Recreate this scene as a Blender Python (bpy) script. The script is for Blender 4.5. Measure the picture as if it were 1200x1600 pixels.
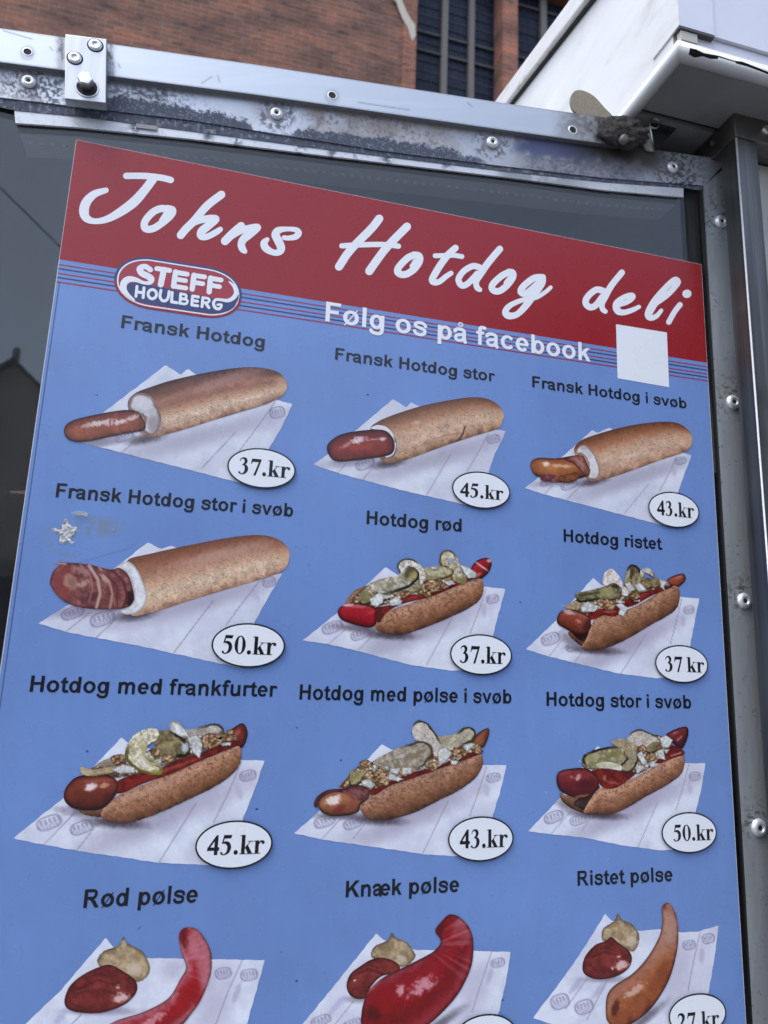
import bpy, bmesh, math, random
import numpy as np
from mathutils import Vector, Matrix
from mathutils.geometry import delaunay_2d_cdt
random.seed(7)
for o in list(bpy.data.objects): bpy.data.objects.remove(o)
S = bpy.context.scene

# ------------------------------------------------------------------ camera
F, CX, CY = 1090.0, 600.0, 800.0          # focal length and centre in photo pixels (1200x1600)
EYE = 1.60                                 # eye height above the paving
_x = np.array([4348., 381., F]); _z = np.array([(381*5338-F*F)/4348., -5338., F])
_x /= np.linalg.norm(_x); _z -= _x*0; _z /= np.linalg.norm(_z); _z -= _x*(_x@_z); _z /= np.linalg.norm(_z)
_y = np.cross(_z, _x)
R = np.array([_x, _y, _z])
D = 0.64395                                # eye to the plane of the menu board

def P(px, py, y=0.0):
    """photo pixel(s) -> point on the vertical plane at depth y (y = 0 is the front of the menu board)"""
    px = np.asarray(px, float); py = np.asarray(py, float)
    v = np.stack([(px-CX)/F, (py-CY)/F, np.ones_like(px)], -1) @ R.T
    t = (y+D)/v[..., 1]
    out = v*t[..., None]; out[..., 1] -= D; out[..., 2] += EYE
    return out
def ray(px, py): return R @ np.array([(px-CX)/F, (py-CY)/F, 1.0])
def onX(px, py, x0):
    r = ray(px, py); p = r*(x0/r[0]); return np.array([p[0], p[1]-D, p[2]+EYE])
def onZ(px, py, z0):
    r = ray(px, py); p = r*((z0-EYE)/r[2]); return np.array([p[0], p[1]-D, p[2]+EYE])

cam = bpy.data.cameras.new('camera'); co = bpy.data.objects.new('camera', cam); S.collection.objects.link(co)
S.camera = co
rt, up, bk = R@np.array([1, 0, 0]), R@np.array([0, -1, 0]), R@np.array([0, 0, -1])
co.matrix_world = Matrix([[rt[0], up[0], bk[0], 0], [rt[1], up[1], bk[1], -D], [rt[2], up[2], bk[2], EYE], [0, 0, 0, 1]])
cam.sensor_fit = 'VERTICAL'; cam.sensor_height = 24.0; cam.sensor_width = 18.0; cam.lens = F/1600*24
cam.clip_start = 0.01; cam.clip_end = 500
cam.dof.use_dof = True; cam.dof.focus_distance = 0.68; cam.dof.aperture_fstop = 5.6

# ------------------------------------------------------------------ light
SUN_EL, SUN_AZ = math.radians(62), math.radians(238)     # azimuth clockwise from +y
w = bpy.data.worlds.new('World'); S.world = w; w.use_nodes = True
nt = w.node_tree; bg = nt.nodes['Background']
sky = nt.nodes.new('ShaderNodeTexSky'); sky.sky_type = 'NISHITA'; sky.sun_disc = False
sky.sun_elevation = SUN_EL; sky.sun_rotation = SUN_AZ; sky.air_density = 1.0; sky.dust_density = 1.5; sky.ozone_density = 1.0
hs = nt.nodes.new('ShaderNodeHueSaturation'); hs.inputs['Saturation'].default_value = 0.72
nt.links.new(sky.outputs[0], hs.inputs['Color']); nt.links.new(hs.outputs[0], bg.inputs[0])
bg.inputs[1].default_value = 0.14
sl = bpy.data.lights.new('sun', 'SUN'); sl.energy = 0.5; sl.angle = math.radians(25); sl.color = (1, .985, .96)
so = bpy.data.objects.new('sun', sl); S.collection.objects.link(so)
sd = Vector((math.sin(SUN_AZ)*math.cos(SUN_EL), math.cos(SUN_AZ)*math.cos(SUN_EL), math.sin(SUN_EL)))
so.rotation_euler = sd.to_track_quat('Z', 'Y').to_euler(); so.location = (0, -5, 20)
S.view_settings.view_transform = 'Standard'; S.view_settings.look = 'None'
S.view_settings.exposure = 1.5; S.view_settings.gamma = 1.0

# ------------------------------------------------------------------ materials
def lin(c):
    c = np.asarray(c, float)/255.0
    return np.where(c <= .04045, c/12.92, ((c+.055)/1.055)**2.4)
MATS = {}
def mat(name, color=(.5, .5, .5), rough=.5, metal=0.0, spec=.5):
    m = bpy.data.materials.new(name); m.use_nodes = True
    b = m.node_tree.nodes['Principled BSDF']
    b.inputs['Base Color'].default_value = (*color, 1); b.inputs['Roughness'].default_value = rough
    b.inputs['Metallic'].default_value = metal; b.inputs['Specular IOR Level'].default_value = spec
    MATS[name] = m; return m
def N(m, t): return m.node_tree.nodes.new(t)
def L(m, a, b): m.node_tree.links.new(a, b)
def B(m): return m.node_tree.nodes['Principled BSDF']
def noise(m, scale, detail=6, rough=.6, vec=None, stretch=None):
    n = N(m, 'ShaderNodeTexNoise'); n.inputs['Scale'].default_value = scale; n.inputs['Detail'].default_value = detail
    n.inputs['Roughness'].default_value = rough
    if vec is None:
        tc = N(m, 'ShaderNodeTexCoord'); vec = tc.outputs['Object']
    if stretch:
        mp = N(m, 'ShaderNodeMapping'); mp.inputs['Scale'].default_value = stretch; L(m, vec, mp.inputs[0]); vec = mp.outputs[0]
    L(m, vec, n.inputs['Vector']); return n.outputs['Fac']
def ramp(m, fac, stops):
    r = N(m, 'ShaderNodeValToRGB'); e = r.color_ramp.elements
    while len(e) < len(stops): e.new(.5)
    for k, (p, c) in enumerate(stops):
        e[k].position = p; e[k].color = (*c, 1) if len(c) == 3 else c
    L(m, fac, r.inputs[0]); return r.outputs[0]
def bump(m, fac, strength=.1, dist=.001):
    b = N(m, 'ShaderNodeBump'); b.inputs['Strength'].default_value = strength; b.inputs['Distance'].default_value = dist
    L(m, fac, b.inputs['Height']); L(m, b.outputs[0], B(m).inputs['Normal'])
def maprange(m, fac, a, b, c, d):
    n = N(m, 'ShaderNodeMapRange'); L(m, fac, n.inputs[0])
    for k, v in enumerate((a, b, c, d)): n.inputs[k+1].default_value = v
    return n.outputs[0]

PR_ROUGH = .27
def printed(name, color=None):
    """laminated print: colour from the mesh's printed-ink attribute, or one ink"""
    m = mat(name, color or (.5, .5, .5), PR_ROUGH, 0, .5)
    if color is None:
        a = N(m, 'ShaderNodeAttribute'); a.attribute_name = 'Col'; L(m, a.outputs['Color'], B(m).inputs['Base Color'])
    n = noise(m, 26, 5, .6); L(m, maprange(m, n, .3, .7, PR_ROUGH-.02, PR_ROUGH+.04), B(m).inputs['Roughness'])
    bump(m, noise(m, 420, 2, .5), .012, .0006)
    return m
M_PRINT = printed('printed_laminate')
INK = lin((28, 30, 34))*.6
M_BLACK = printed('black_ink', tuple(lin((24, 27, 32))*.7))
M_WHITE = printed('white_ink', (.80, .81, .83))
M_RED = printed('red_ink', (.285, .002, .005))
M_NAVY = printed('navy_ink', (.035, .045, .15))
M_STRIPER = printed('stripe_red_ink', (.30, .03, .06))
M_BADGE = printed('badge_white_ink', (.78, .80, .83))
M_EDGE = mat('board_edge', (.62, .62, .63), .5)
M_DARK = mat('dark_recess', (.012, .012, .013), .8)  # near-black, paints in the dark of holes and gaps; also bare patches

def metal_attr(name):
    """aluminium with its grime read from the mesh: Col = colour, dirt = how far grime covers the metal"""
    m = mat(name, (.7, .7, .7), .3, 1.0)
    a = N(m, 'ShaderNodeAttribute'); a.attribute_name = 'Col'; L(m, a.outputs['Color'], B(m).inputs['Base Color'])
    d = N(m, 'ShaderNodeAttribute'); d.attribute_name = 'dirt'
    L(m, maprange(m, d.outputs['Fac'], 0, 1, 1.0, 0.0), B(m).inputs['Metallic'])
    L(m, maprange(m, d.outputs['Fac'], 0, 1, .34, .75), B(m).inputs['Roughness'])
    bump(m, noise(m, 500, 3, .6, stretch=(.08, 1, 1)), .05, .0004)
    return m
M_ALU = metal_attr('grimy_aluminium')
def brushed(name, color, rough, stretch, amp=.12):
    m = mat(name, color, rough, 1.0)
    n = noise(m, 120, 4, .6, stretch=stretch)
    L(m, ramp(m, n, [(.3, tuple(c*(1-amp) for c in color)), (.7, tuple(min(1, c*(1+amp)) for c in color))]), B(m).inputs['Base Color'])
    n2 = noise(m, 14, 6, .65)
    L(m, maprange(m, n2, .3, .7, rough-.08, rough+.12), B(m).inputs['Roughness'])
    bump(m, n, .04, .0003)
    return m
M_STEEL = brushed('brushed_steel', (.50, .50, .49), .36, (1, 1, .03), .1)
M_STEELX = brushed('brushed_steel_plate', (.44, .45, .47), .36, (1, 1, .05), .1)
M_RIVET = mat('rivet_metal', (.74, .75, .76), .42, .6)
M_BOLT = mat('bolt_metal', (.62, .61, .60), .3, 1.0)
M_RUBBER = mat('black_gasket', (.01, .01, .011), .6)

# ------------------------------------------------------------------ object helpers
def obj(name, verts, faces, m, parent=None, col=None, dirt=None, smooth=False):
    me = bpy.data.meshes.new(name)
    v = np.asarray(verts, float)
    me.from_pydata(v.tolist() if len(v) < 3000 else [tuple(p) for p in v], [], faces if isinstance(faces, list) else faces.tolist())
    if not isinstance(m, (list, tuple)): m = [m]
    for k in m: me.materials.append(k)
    if col is not None:
        a = me.color_attributes.new('Col', 'FLOAT_COLOR', 'POINT')
        c = np.ones((len(v), 4)); c[:, :3] = col; a.data.foreach_set('color', c.ravel())
    if dirt is not None:
        a = me.attributes.new('dirt', 'FLOAT', 'POINT'); a.data.foreach_set('value', np.asarray(dirt, float).ravel())
    if smooth: me.shade_smooth()
    o = bpy.data.objects.new(name, me); S.collection.objects.link(o)
    if parent is not None: attach(o, parent)
    return o
def attach(o, parent):
    o.parent = parent
    root = parent
    while root.parent: root = root.parent
    o.matrix_parent_inverse = Matrix.Translation(-root.location)
    if parent.parent: o.matrix_parent_inverse = Matrix.Identity(4)
def fix_inv(): pass
def thing(name, label, cat, loc, group=None):
    o = bpy.data.objects.new(name, None); S.collection.objects.link(o); o.location = loc; o.empty_display_size = .05
    o['label'] = label; o['category'] = cat
    if group: o['group'] = group
    return o
def tag(o, label, cat, group=None, kind=None):
    o['label'] = label; o['category'] = cat
    if group: o['group'] = group
    if kind: o['kind'] = kind
    return o

class MB:
    """collects shapes for ONE mesh object"""
    def __init__(s): s.v = []; s.f = []; s.mi = []
    def add(s, v, f, mi=0):
        o = len(s.v); s.v += [tuple(map(float, p)) for p in v]; s.f += [tuple(i+o for i in q) for q in f]; s.mi += [mi]*len(f)
    def box(s, x0, x1, y0, y1, z0, z1, mi=0):
        s.add([(x0,y0,z0),(x1,y0,z0),(x1,y1,z0),(x0,y1,z0),(x0,y0,z1),(x1,y0,z1),(x1,y1,z1),(x0,y1,z1)],
              [(0,3,2,1),(4,5,6,7),(0,1,5,4),(1,2,6,5),(2,3,7,6),(3,0,4,7)], mi)
    def prism(s, poly, y0, y1, mi=0):
        """poly: list of (x,z) seen from -y; extruded from y0 (front) to y1"""
        n = len(poly)
        s.add([(x, y0, z) for x, z in poly]+[(x, y1, z) for x, z in poly],
              [tuple(range(n)), tuple(range(2*n-1, n-1, -1))]+[(i, i+n, (i+1) % n+n, (i+1) % n) for i in range(n)], mi)
    def lathe(s, c, prof, n=24, mi=0, sx=1, axis='y'):
        """profile (r, d): d towards -y from c"""
        v = []; f = []
        for r, d in prof:
            for k in range(n):
                a = 2*math.pi*k/n; v.append((c[0]+r*math.cos(a), c[1]-d, c[2]+r*math.sin(a)))
        for i in range(len(prof)-1):
            for k in range(n):
                f.append((i*n+k, i*n+(k+1) % n, (i+1)*n+(k+1) % n, (i+1)*n+k))
        if prof[-1][0] > 0: f.append(tuple((len(prof)-1)*n+k for k in range(n)))
        s.add(v, f, mi)
    def tube(s, pts, r, n=10, mi=0):
        pts = [Vector(p) for p in pts]; v = []; f = []
        for i, p in enumerate(pts):
            t = (pts[min(i+1, len(pts)-1)]-pts[max(i-1, 0)]).normalized()
            a = t.orthogonal().normalized() if i == 0 else (a-t*a.dot(t)).normalized()
            b = t.cross(a)
            for k in range(n):
                q = 2*math.pi*k/n; v.append(p+a*r*math.cos(q)+b*r*math.sin(q))
        for i in range(len(pts)-1):
            for k in range(n): f.append((i*n+k, i*n+(k+1) % n, (i+1)*n+(k+1) % n, (i+1)*n+k))
        f.append(tuple(range(n))); f.append(tuple((len(pts)-1)*n+k for k in range(n)))
        s.add(v, f, mi)
    def build(s, name, m, parent=None, smooth=False, bevel=0):
        o = obj(name, s.v, s.f, m, parent, smooth=smooth)
        if isinstance(m, (list, tuple)): o.data.polygons.foreach_set('material_index', s.mi)
        if bevel:
            b = o.modifiers.new('bevel', 'BEVEL'); b.width = bevel; b.segments = 2; b.limit_method = 'ANGLE'
        return o

# ------------------------------------------------------------------ noise and filled printed shapes
_rng = np.random.RandomState(3)
_T = _rng.rand(256, 256)
def vnoise(x, y):
    xi = np.floor(x).astype(int); yi = np.floor(y).astype(int); fx = x-xi; fy = y-yi
    fx = fx*fx*(3-2*fx); fy = fy*fy*(3-2*fy)
    a = _T[yi % 256, xi % 256]; b = _T[yi % 256, (xi+1) % 256]; c = _T[(yi+1) % 256, xi % 256]; d = _T[(yi+1) % 256, (xi+1) % 256]
    return (a*(1-fx)+b*fx)*(1-fy)+(c*(1-fx)+d*fx)*fy
def fbm(x, y, sc, o=4, seed=0):
    r = 0; am = .5; x = x/sc+seed*17.3; y = y/sc+seed*9.1; tot = 0
    for k in range(o):
        r = r+am*vnoise(x, y); tot += am; am *= .55; x = x*2.03+5.1; y = y*2.03+1.7
    return r/tot
def sstep(a, b, x):
    t = np.clip((x-a)/(b-a+1e-9), 0, 1); return t*t*(3-2*t)
def spline(pts, closed=True, n=6):
    p = np.asarray(pts, float); m = len(p); out = []
    rng = range(m) if closed else range(m-1)
    for i in rng:
        if closed: a, b, c, d = p[(i-1) % m], p[i], p[(i+1) % m], p[(i+2) % m]
        else: a, b, c, d = p[max(i-1, 0)], p[i], p[i+1], p[min(i+2, m-1)]
        for k in range(n):
            t = k/n
            out.append(.5*((2*b)+(-a+c)*t+(2*a-5*b+4*c-d)*t*t+(-a+3*b-3*c+d)*t**3))
    if not closed: out.append(p[-1])
    return np.array(out)
def inside(q, poly):
    r = np.zeros(len(q), bool); x, y = q[:, 0], q[:, 1]; n = len(poly)
    for i in range(n):
        x0, y0 = poly[i][:2]; x1, y1 = poly[(i+1) % n][:2]
        if y0 == y1: continue
        c = (y0 > y) != (y1 > y)
        r ^= c & (x < (x1-x0)*(y-y0)/(y1-y0)+x0)
    return r
def nearest(q, poly, closed=True):
    """distance, nearest point, index+t and signed side for each q to a polyline"""
    best = np.full(len(q), 1e18); pt = np.zeros((len(q), 2)); tt = np.zeros(len(q)); sg = np.zeros(len(q))
    n = len(poly); acc = 0.0
    for i in range(n if closed else n-1):
        a = poly[i]; b = poly[(i+1) % n]; ab = b-a; l2 = ab@ab+1e-12; ln = math.sqrt(l2)
        t = np.clip(((q-a)@ab)/l2, 0, 1) if closed or (0 < i < n-2) else ((q-a)@ab)/l2
        if not closed:
            if i == 0: t = np.minimum(t, 1)
            if i == n-2: t = np.maximum(t, 0)
            if 0 < i < n-2: t = np.clip(t, 0, 1)
        c = a+t[:, None]*ab; d = ((q-c)**2).sum(1); k = d < best
        best[k] = d[k]; pt[k] = c[k]; tt[k] = acc+t[k]*ln
        sg[k] = np.sign(ab[0]*(q[k, 1]-a[1])-ab[1]*(q[k, 0]-a[0])); acc += ln
    return np.sqrt(best), pt, tt, sg
def grid_fill(poly, sp):
    lo = poly.min(0)-sp; hi = poly.max(0)+sp
    nx = int((hi[0]-lo[0])/sp)+2; ny = int((hi[1]-lo[1])/sp)+2
    gx, gy = np.meshgrid(lo[0]+sp*np.arange(nx), lo[1]+sp*np.arange(ny)); q = np.stack([gx.ravel(), gy.ravel()], 1)
    ins = inside(q, poly); I = ins.reshape(ny, nx)
    cell = I[:-1, :-1] | I[1:, :-1] | I[:-1, 1:] | I[1:, 1:]
    cy, cx = np.nonzero(cell); b = cy*nx+cx
    quads = np.stack([b, b+nx, b+nx+1, b+1], 1)
    used = np.unique(quads); rm = np.full(nx*ny, -1); rm[used] = np.arange(len(used)); quads = rm[quads]
    q = q[used]; o = ~ins[used]
    if o.any(): q[o] = nearest(q[o], poly)[1]
    return q, quads

LAYER = .00010
def ink(c, g):
    l = lin(c); m = l.mean(-1, keepdims=True); l = np.clip(m+(l-m)*.94, 0, 1)
    return np.clip(l**1.05*g*1.0-.004, .004, .88)
def roughen(poly, amp, wl, seed):
    d = np.linalg.norm(np.roll(poly, -1, 0)-poly, axis=1); n = max(40, int(d.sum()/(.6 if d.sum() < 300 else 3.0))); cum = np.concatenate([[0], np.cumsum(d)])
    t = np.linspace(0, cum[-1], n, endpoint=False); cl = np.vstack([poly, poly[:1]])
    p = np.stack([np.interp(t, cum, cl[:, k]) for k in (0, 1)], 1); tg = np.roll(p, -1, 0)-np.roll(p, 1, 0); tg /= np.linalg.norm(tg, axis=1)[:, None]+1e-9
    nn = np.stack([-tg[:, 1], tg[:, 0]], 1); a = (fbm(p[:, 0], p[:, 1], wl, 3, seed)-.5)*2+.35*np.sin(t/wl*4+seed)
    return p+nn*(a*amp)[:, None]
def cells(x, y, size, pal, seed):
    """chopped bits: each point takes the colour of its nearest scattered seed; dark seams between the bits"""
    xs, ys_ = x/size, y/size; b1 = np.full(len(x), 9.); b2 = np.full(len(x), 9.); idx = np.zeros(len(x), int)
    for dx in (-1, 0, 1):
        for dy in (-1, 0, 1):
            cx, cy = np.floor(xs).astype(int)+dx, np.floor(ys_).astype(int)+dy
            jx = _T[(cy+seed) % 256, (cx+31*seed) % 256]; jy = _T[(cx+seed*7) % 256, (cy+90) % 256]
            r = np.hypot(xs-cx-jx, (ys_-cy-jy)*1.25); new = r < b1; b2 = np.where(new, b1, np.minimum(b2, r)); idx = np.where(new, (cx*7919+cy*104729+seed*13) % 9973, idx); b1 = np.where(new, r, b1)
    c = np.array(pal, float)[(idx*31 % 101) % len(pal)]; sh = .72+.28*sstep(.02, .22, b2-b1); lit = 1+.22*(.5-np.clip(b1, 0, 1))
    return c*(sh*lit)[:, None]
def shade(q, poly, sp):
    """ink colour of each point of a printed shape (a printed photograph: its inks do not follow the light)"""
    x, y = q[:, 0], q[:, 1]; sc = sp.get('u', 1.0)
    d = nearest(q, poly)[0]
    seed = sp.get('seed', 1)
    nz = fbm(x, y, sp.get('nscale', 9), 4, seed)-.5
    if 'cells' in sp:
        col = cells(x+(fbm(x, y, 5, 2, 3)-.5)*3, y, sp['cells'][0], sp['cells'][1], seed)
    elif 'ramp' in sp:
        spine = np.array(sp['spine'], float)
        spine = spline(spine, False, 6) if len(spine) > 2 else spine
        dd, _, t, sg = nearest(q, spine, False); v = dd*sg
        od, _, ot, os_ = nearest(poly, spine, False); ov = od*os_
        L_ = np.linalg.norm(np.diff(spine, axis=0), axis=1).sum()
        tb = np.linspace(min(ot.min(), t.min()), max(ot.max(), t.max()), 40)
        hi = np.full(40, -1e9); lo = np.full(40, 1e9)
        dense = np.concatenate([poly+(np.roll(poly, -1, 0)-poly)*k/5 for k in range(5)])
        e, _, et, es = nearest(dense, spine, False); ev = e*es
        ib = np.clip(((et-tb[0])/(tb[-1]-tb[0])*39).round().astype(int), 0, 39)
        np.maximum.at(hi, ib, ev); np.minimum.at(lo, ib, ev)
        ok = (hi > -1e8) & (lo < 1e8); hi = np.interp(tb, tb[ok], hi[ok]); lo = np.interp(tb, tb[ok], lo[ok])
        s = (v-np.interp(t, tb, lo))/np.maximum(np.interp(t, tb, hi)-np.interp(t, tb, lo), .5)
        s = 1-np.clip(s, 0, 1)                         # 1 = the side to the left of the spine's direction (upper side when it runs right)
        s = np.clip(s+nz*sp.get('wob', .18), 0, 1)
        st = sorted(sp['ramp']); xs = [a for a, _ in st]; cs = np.array([c for _, c in st], float)
        col = np.stack([np.interp(s, xs, cs[:, k]) for k in range(3)], 1)
        if 'streak' in sp:
            a, b, amp, cc = sp['streak']
            k = fbm(t/a, v/b, 1.0, 3, seed+3); k = sstep(.5, .75, k)*amp
            if 'sgate' in sp: k = k*sstep(sp['sgate'][0], sp['sgate'][1], (t-tb[0])/(tb[-1]-tb[0]))
            col = col*(1-k[:, None])+np.array(cc, float)*k[:, None]
        if 'tramp' in sp:
            tn = np.clip((t-tb[0])/(tb[-1]-tb[0]), 0, 1); tr = np.interp(tn, [a for a, _ in sp['tramp']], [b for _, b in sp['tramp']])
            col = col*tr[:, None]
    else:
        col = np.tile(np.array(sp['base'], float), (len(q), 1))
        if 'base2' in sp:
            k = sstep(.35, .65, fbm(x, y, sp.get('nscale2', 10), 3, seed+5))[:, None]; col = col*(1-k)+np.array(sp['base2'], float)*k
    col = col*(1+nz*sp.get('namp', .25))[:, None]
    fine = fbm(x, y, 2.2, 2, seed+8)-.5
    col = col*(1+fine*sp.get('fine', .12))[:, None]
    if 'speck' in sp:
        scs, th, cc, stg = sp['speck']; k = sstep(th, th+.1, fbm(x, y*1.3, scs, 2, seed+11))*stg
        col = col*(1-k[:, None])+np.array(cc, float)*k[:, None]
    if 'rim' in sp:
        rw, cc, stg = sp['rim'][:3]; wdt = rw*(.6+.9*fbm(x, y, 6, 2, seed+2)); k = (1-sstep(wdt*.6, wdt, d))*stg
        if len(sp['rim']) > 3:                          # rim on one side only: direction in picture space
            a = math.radians(sp['rim'][3]); c0 = poly.mean(0); r = q-c0; k = k*sstep(-.1, .5, (r@np.array([math.cos(a), -math.sin(a)]))/(np.abs(r).max()+1e-6)*1.4)
        col = col*(1-k[:, None])+np.array(cc, float)*k[:, None]
    if 'edge' in sp:
        ew, f = sp['edge']; k = 1-(1-f)*(1-sstep(0, ew, d)); col = col*k[:, None]
    for t_ in sp.get('spots', []):
        x0, y0, rx, ry, an, cc, stg = t_[:7]; nn = t_[7] if len(t_) > 7 else .3
        a = math.radians(an); ux = (x-x0)*math.cos(a)-(y-y0)*math.sin(a); uy = (x-x0)*math.sin(a)+(y-y0)*math.cos(a)
        r = np.sqrt((ux/rx)**2+(uy/ry)**2)+(fbm(x, y, max(2.5, min(rx, ry)*.7), 3, seed+21)-.5)*2*nn
        soft = t_[8] if len(t_) > 8 else .45
        k = (1-sstep(1-soft, 1+soft, r))*stg; col = col*(1-k[:, None])+np.array(cc, float)*k[:, None]
    for x0, y0, w_, h_, an in sp.get('logos', []):
        a = math.radians(an); ux = ((x-x0)*math.cos(a)-(y-y0)*math.sin(a))/w_; uy = ((x-x0)*math.sin(a)+(y-y0)*math.cos(a))/h_
        r = (np.abs(ux)**3+np.abs(uy)**2.6)**(1/2.8); k = np.exp(-((r-.95)/.11)**2)*.75
        tx = (r < .86)*np.where(uy < .12, .75*(np.abs(np.sin(ux*8.5+.6)) > .45)*(uy > -.62), .55*(.35+.65*(np.abs(np.sin(ux*12)) < .75)))
        k = np.maximum(k, tx*.75)*(.75+.5*fbm(x, y, 3, 2, 6)-.2); k = np.clip(k, 0, 1)[:, None]; col = col*(1-k)+np.array((112, 100, 132.))*k
    for t_ in sp.get('lines', []):
        pl, wd, cc, stg = t_; pl = np.array(pl, float); dmin = np.full(len(q), 1e9)
        for i in range(len(pl)-1):
            ab = pl[i+1]-pl[i]; tt = np.clip(((q-pl[i])@ab)/(ab@ab), 0, 1); dmin = np.minimum(dmin, np.linalg.norm(q-pl[i]-tt[:, None]*ab, axis=1))
        k = (1-sstep(wd*.35, wd, dmin))*stg; col = col*(1-k[:, None])+np.array(cc, float)*k[:, None]
    return np.clip(col, 0, 255)

class Pic:
    """coordinates measured on an enlarged crop of the photo: origin, scale, ink gain"""
    def __init__(s, ox, oy, sc, gain): s.o = np.array([ox, oy], float); s.s = sc; s.g = gain; s.seed = int(ox+oy)
    def px(s, p): return np.asarray(p, float)/s.s+s.o
    def conv(s, sp):
        sp = dict(sp); sp.setdefault('seed', s.seed % 37+1); k = s.s
        if 'spine' in sp: sp['spine'] = s.px(sp['spine'])
        if 'rim' in sp: sp['rim'] = (sp['rim'][0]/k, *sp['rim'][1:])
        if 'edge' in sp: sp['edge'] = (sp['edge'][0]/k, sp['edge'][1])
        sp['spots'] = [(*s.px(t[:2]), t[2]/k, t[3]/k, *t[4:]) for t in sp.get('spots', [])]
        sp['lines'] = [(s.px(t[0]), t[1]/k, *t[2:]) for t in sp.get('lines', [])]
        sp['logos'] = [(*s.px(t[:2]), t[2]/k, t[3]/k, t[4]) for t in sp.get('logos', [])]
        if 'cells' in sp: sp['cells'] = (sp['cells'][0]/k, sp['cells'][1])
        return sp
    def shape(s, name, pts, sp, parent, layer, smooth=True, space=None):
        poly = s.px(pts)
        if smooth: poly = spline(poly)
        if 'jag' in sp: poly = roughen(poly, sp['jag'][0]/s.s, sp['jag'][1]/s.s, s.seed % 29+len(pts))
        ext = (poly.max(0)-poly.min(0)).min()
        space = space or max(.35, min(1.25, ext/9))
        q, f = grid_fill(poly, space)
        col = ink(shade(q, poly, s.conv(sp)), s.g)
        return obj(name, P(q[:, 0], q[:, 1], -LAYER*layer), f, M_PRINT, parent, np.clip(col, 0, .9))
    def multi(s, name, plist, sp, parent, layer, smooth=False):
        for j, pts in enumerate(plist): s.shape(name, pts, dict(sp, seed=s.seed % 37+1+j), parent, layer+.2*j, smooth)

# ------------------------------------------------------------------ flat lettering
def union(polys):
    vs, fs = [], []
    for p in polys:
        if sum(p[i-1][0]*p[i][1]-p[i][0]*p[i-1][1] for i in range(len(p))) < 0: p = p[::-1]
        fs.append(list(range(len(vs), len(vs)+len(p)))); vs += [Vector((float(a), float(b))) for a, b in p]
    r = delaunay_2d_cdt(vs, [], fs, 0, 1e-5)
    return np.array([[v.x, v.y] for v in r[0]]), [tuple(f) for f, o in zip(r[2], r[5]) if o]
def circ(x, y, r, n=14): return [(x+r*math.cos(2*math.pi*k/n), y+r*math.sin(2*math.pi*k/n)) for k in range(n)]
def stroke(pts, w, smooth=True, cap='round', n=5):
    """polygons covering a pen stroke; pts (x,y) or (x,y,w)"""
    p = np.array([(a[0], a[1], a[2] if len(a) > 2 else w) for a in pts], float)
    if smooth and len(p) > 2: p = spline(p, False, n)
    out = []
    for i in range(len(p)-1):
        a, b = p[i], p[i+1]; t = b[:2]-a[:2]; ln = np.linalg.norm(t)
        if ln < 1e-6: continue
        nn = np.array([-t[1], t[0]])/ln
        out.append([tuple(a[:2]+nn*a[2]/2), tuple(a[:2]-nn*a[2]/2), tuple(b[:2]-nn*b[2]/2), tuple(b[:2]+nn*b[2]/2)])
    for i in range(len(p)):
        if (0 < i < len(p)-1) or cap == 'round':
            out.append(circ(p[i, 0], p[i, 1], p[i, 2]/2*.999, 16))
    return out
def ell(cx, cy, rx, ry, a0, a1, ws, wt, n=28):
    r = []
    for k in range(n+1):
        a = math.radians(a0+(a1-a0)*k/n); r.append((cx+rx*math.cos(a), cy+ry*math.sin(a), wt+(ws-wt)*math.cos(a)**2))
    return r
def rect(x0, y0, x1, y1): return [(x0, y0), (x1, y0), (x1, y1), (x0, y1)]
def st(p, w, sm=True): return stroke(p, w, sm, 'butt', 4)
def shift(g, dx=0, sx=1.0): return [[(a*sx+dx, b) for a, b in p] for p in g]
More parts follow.
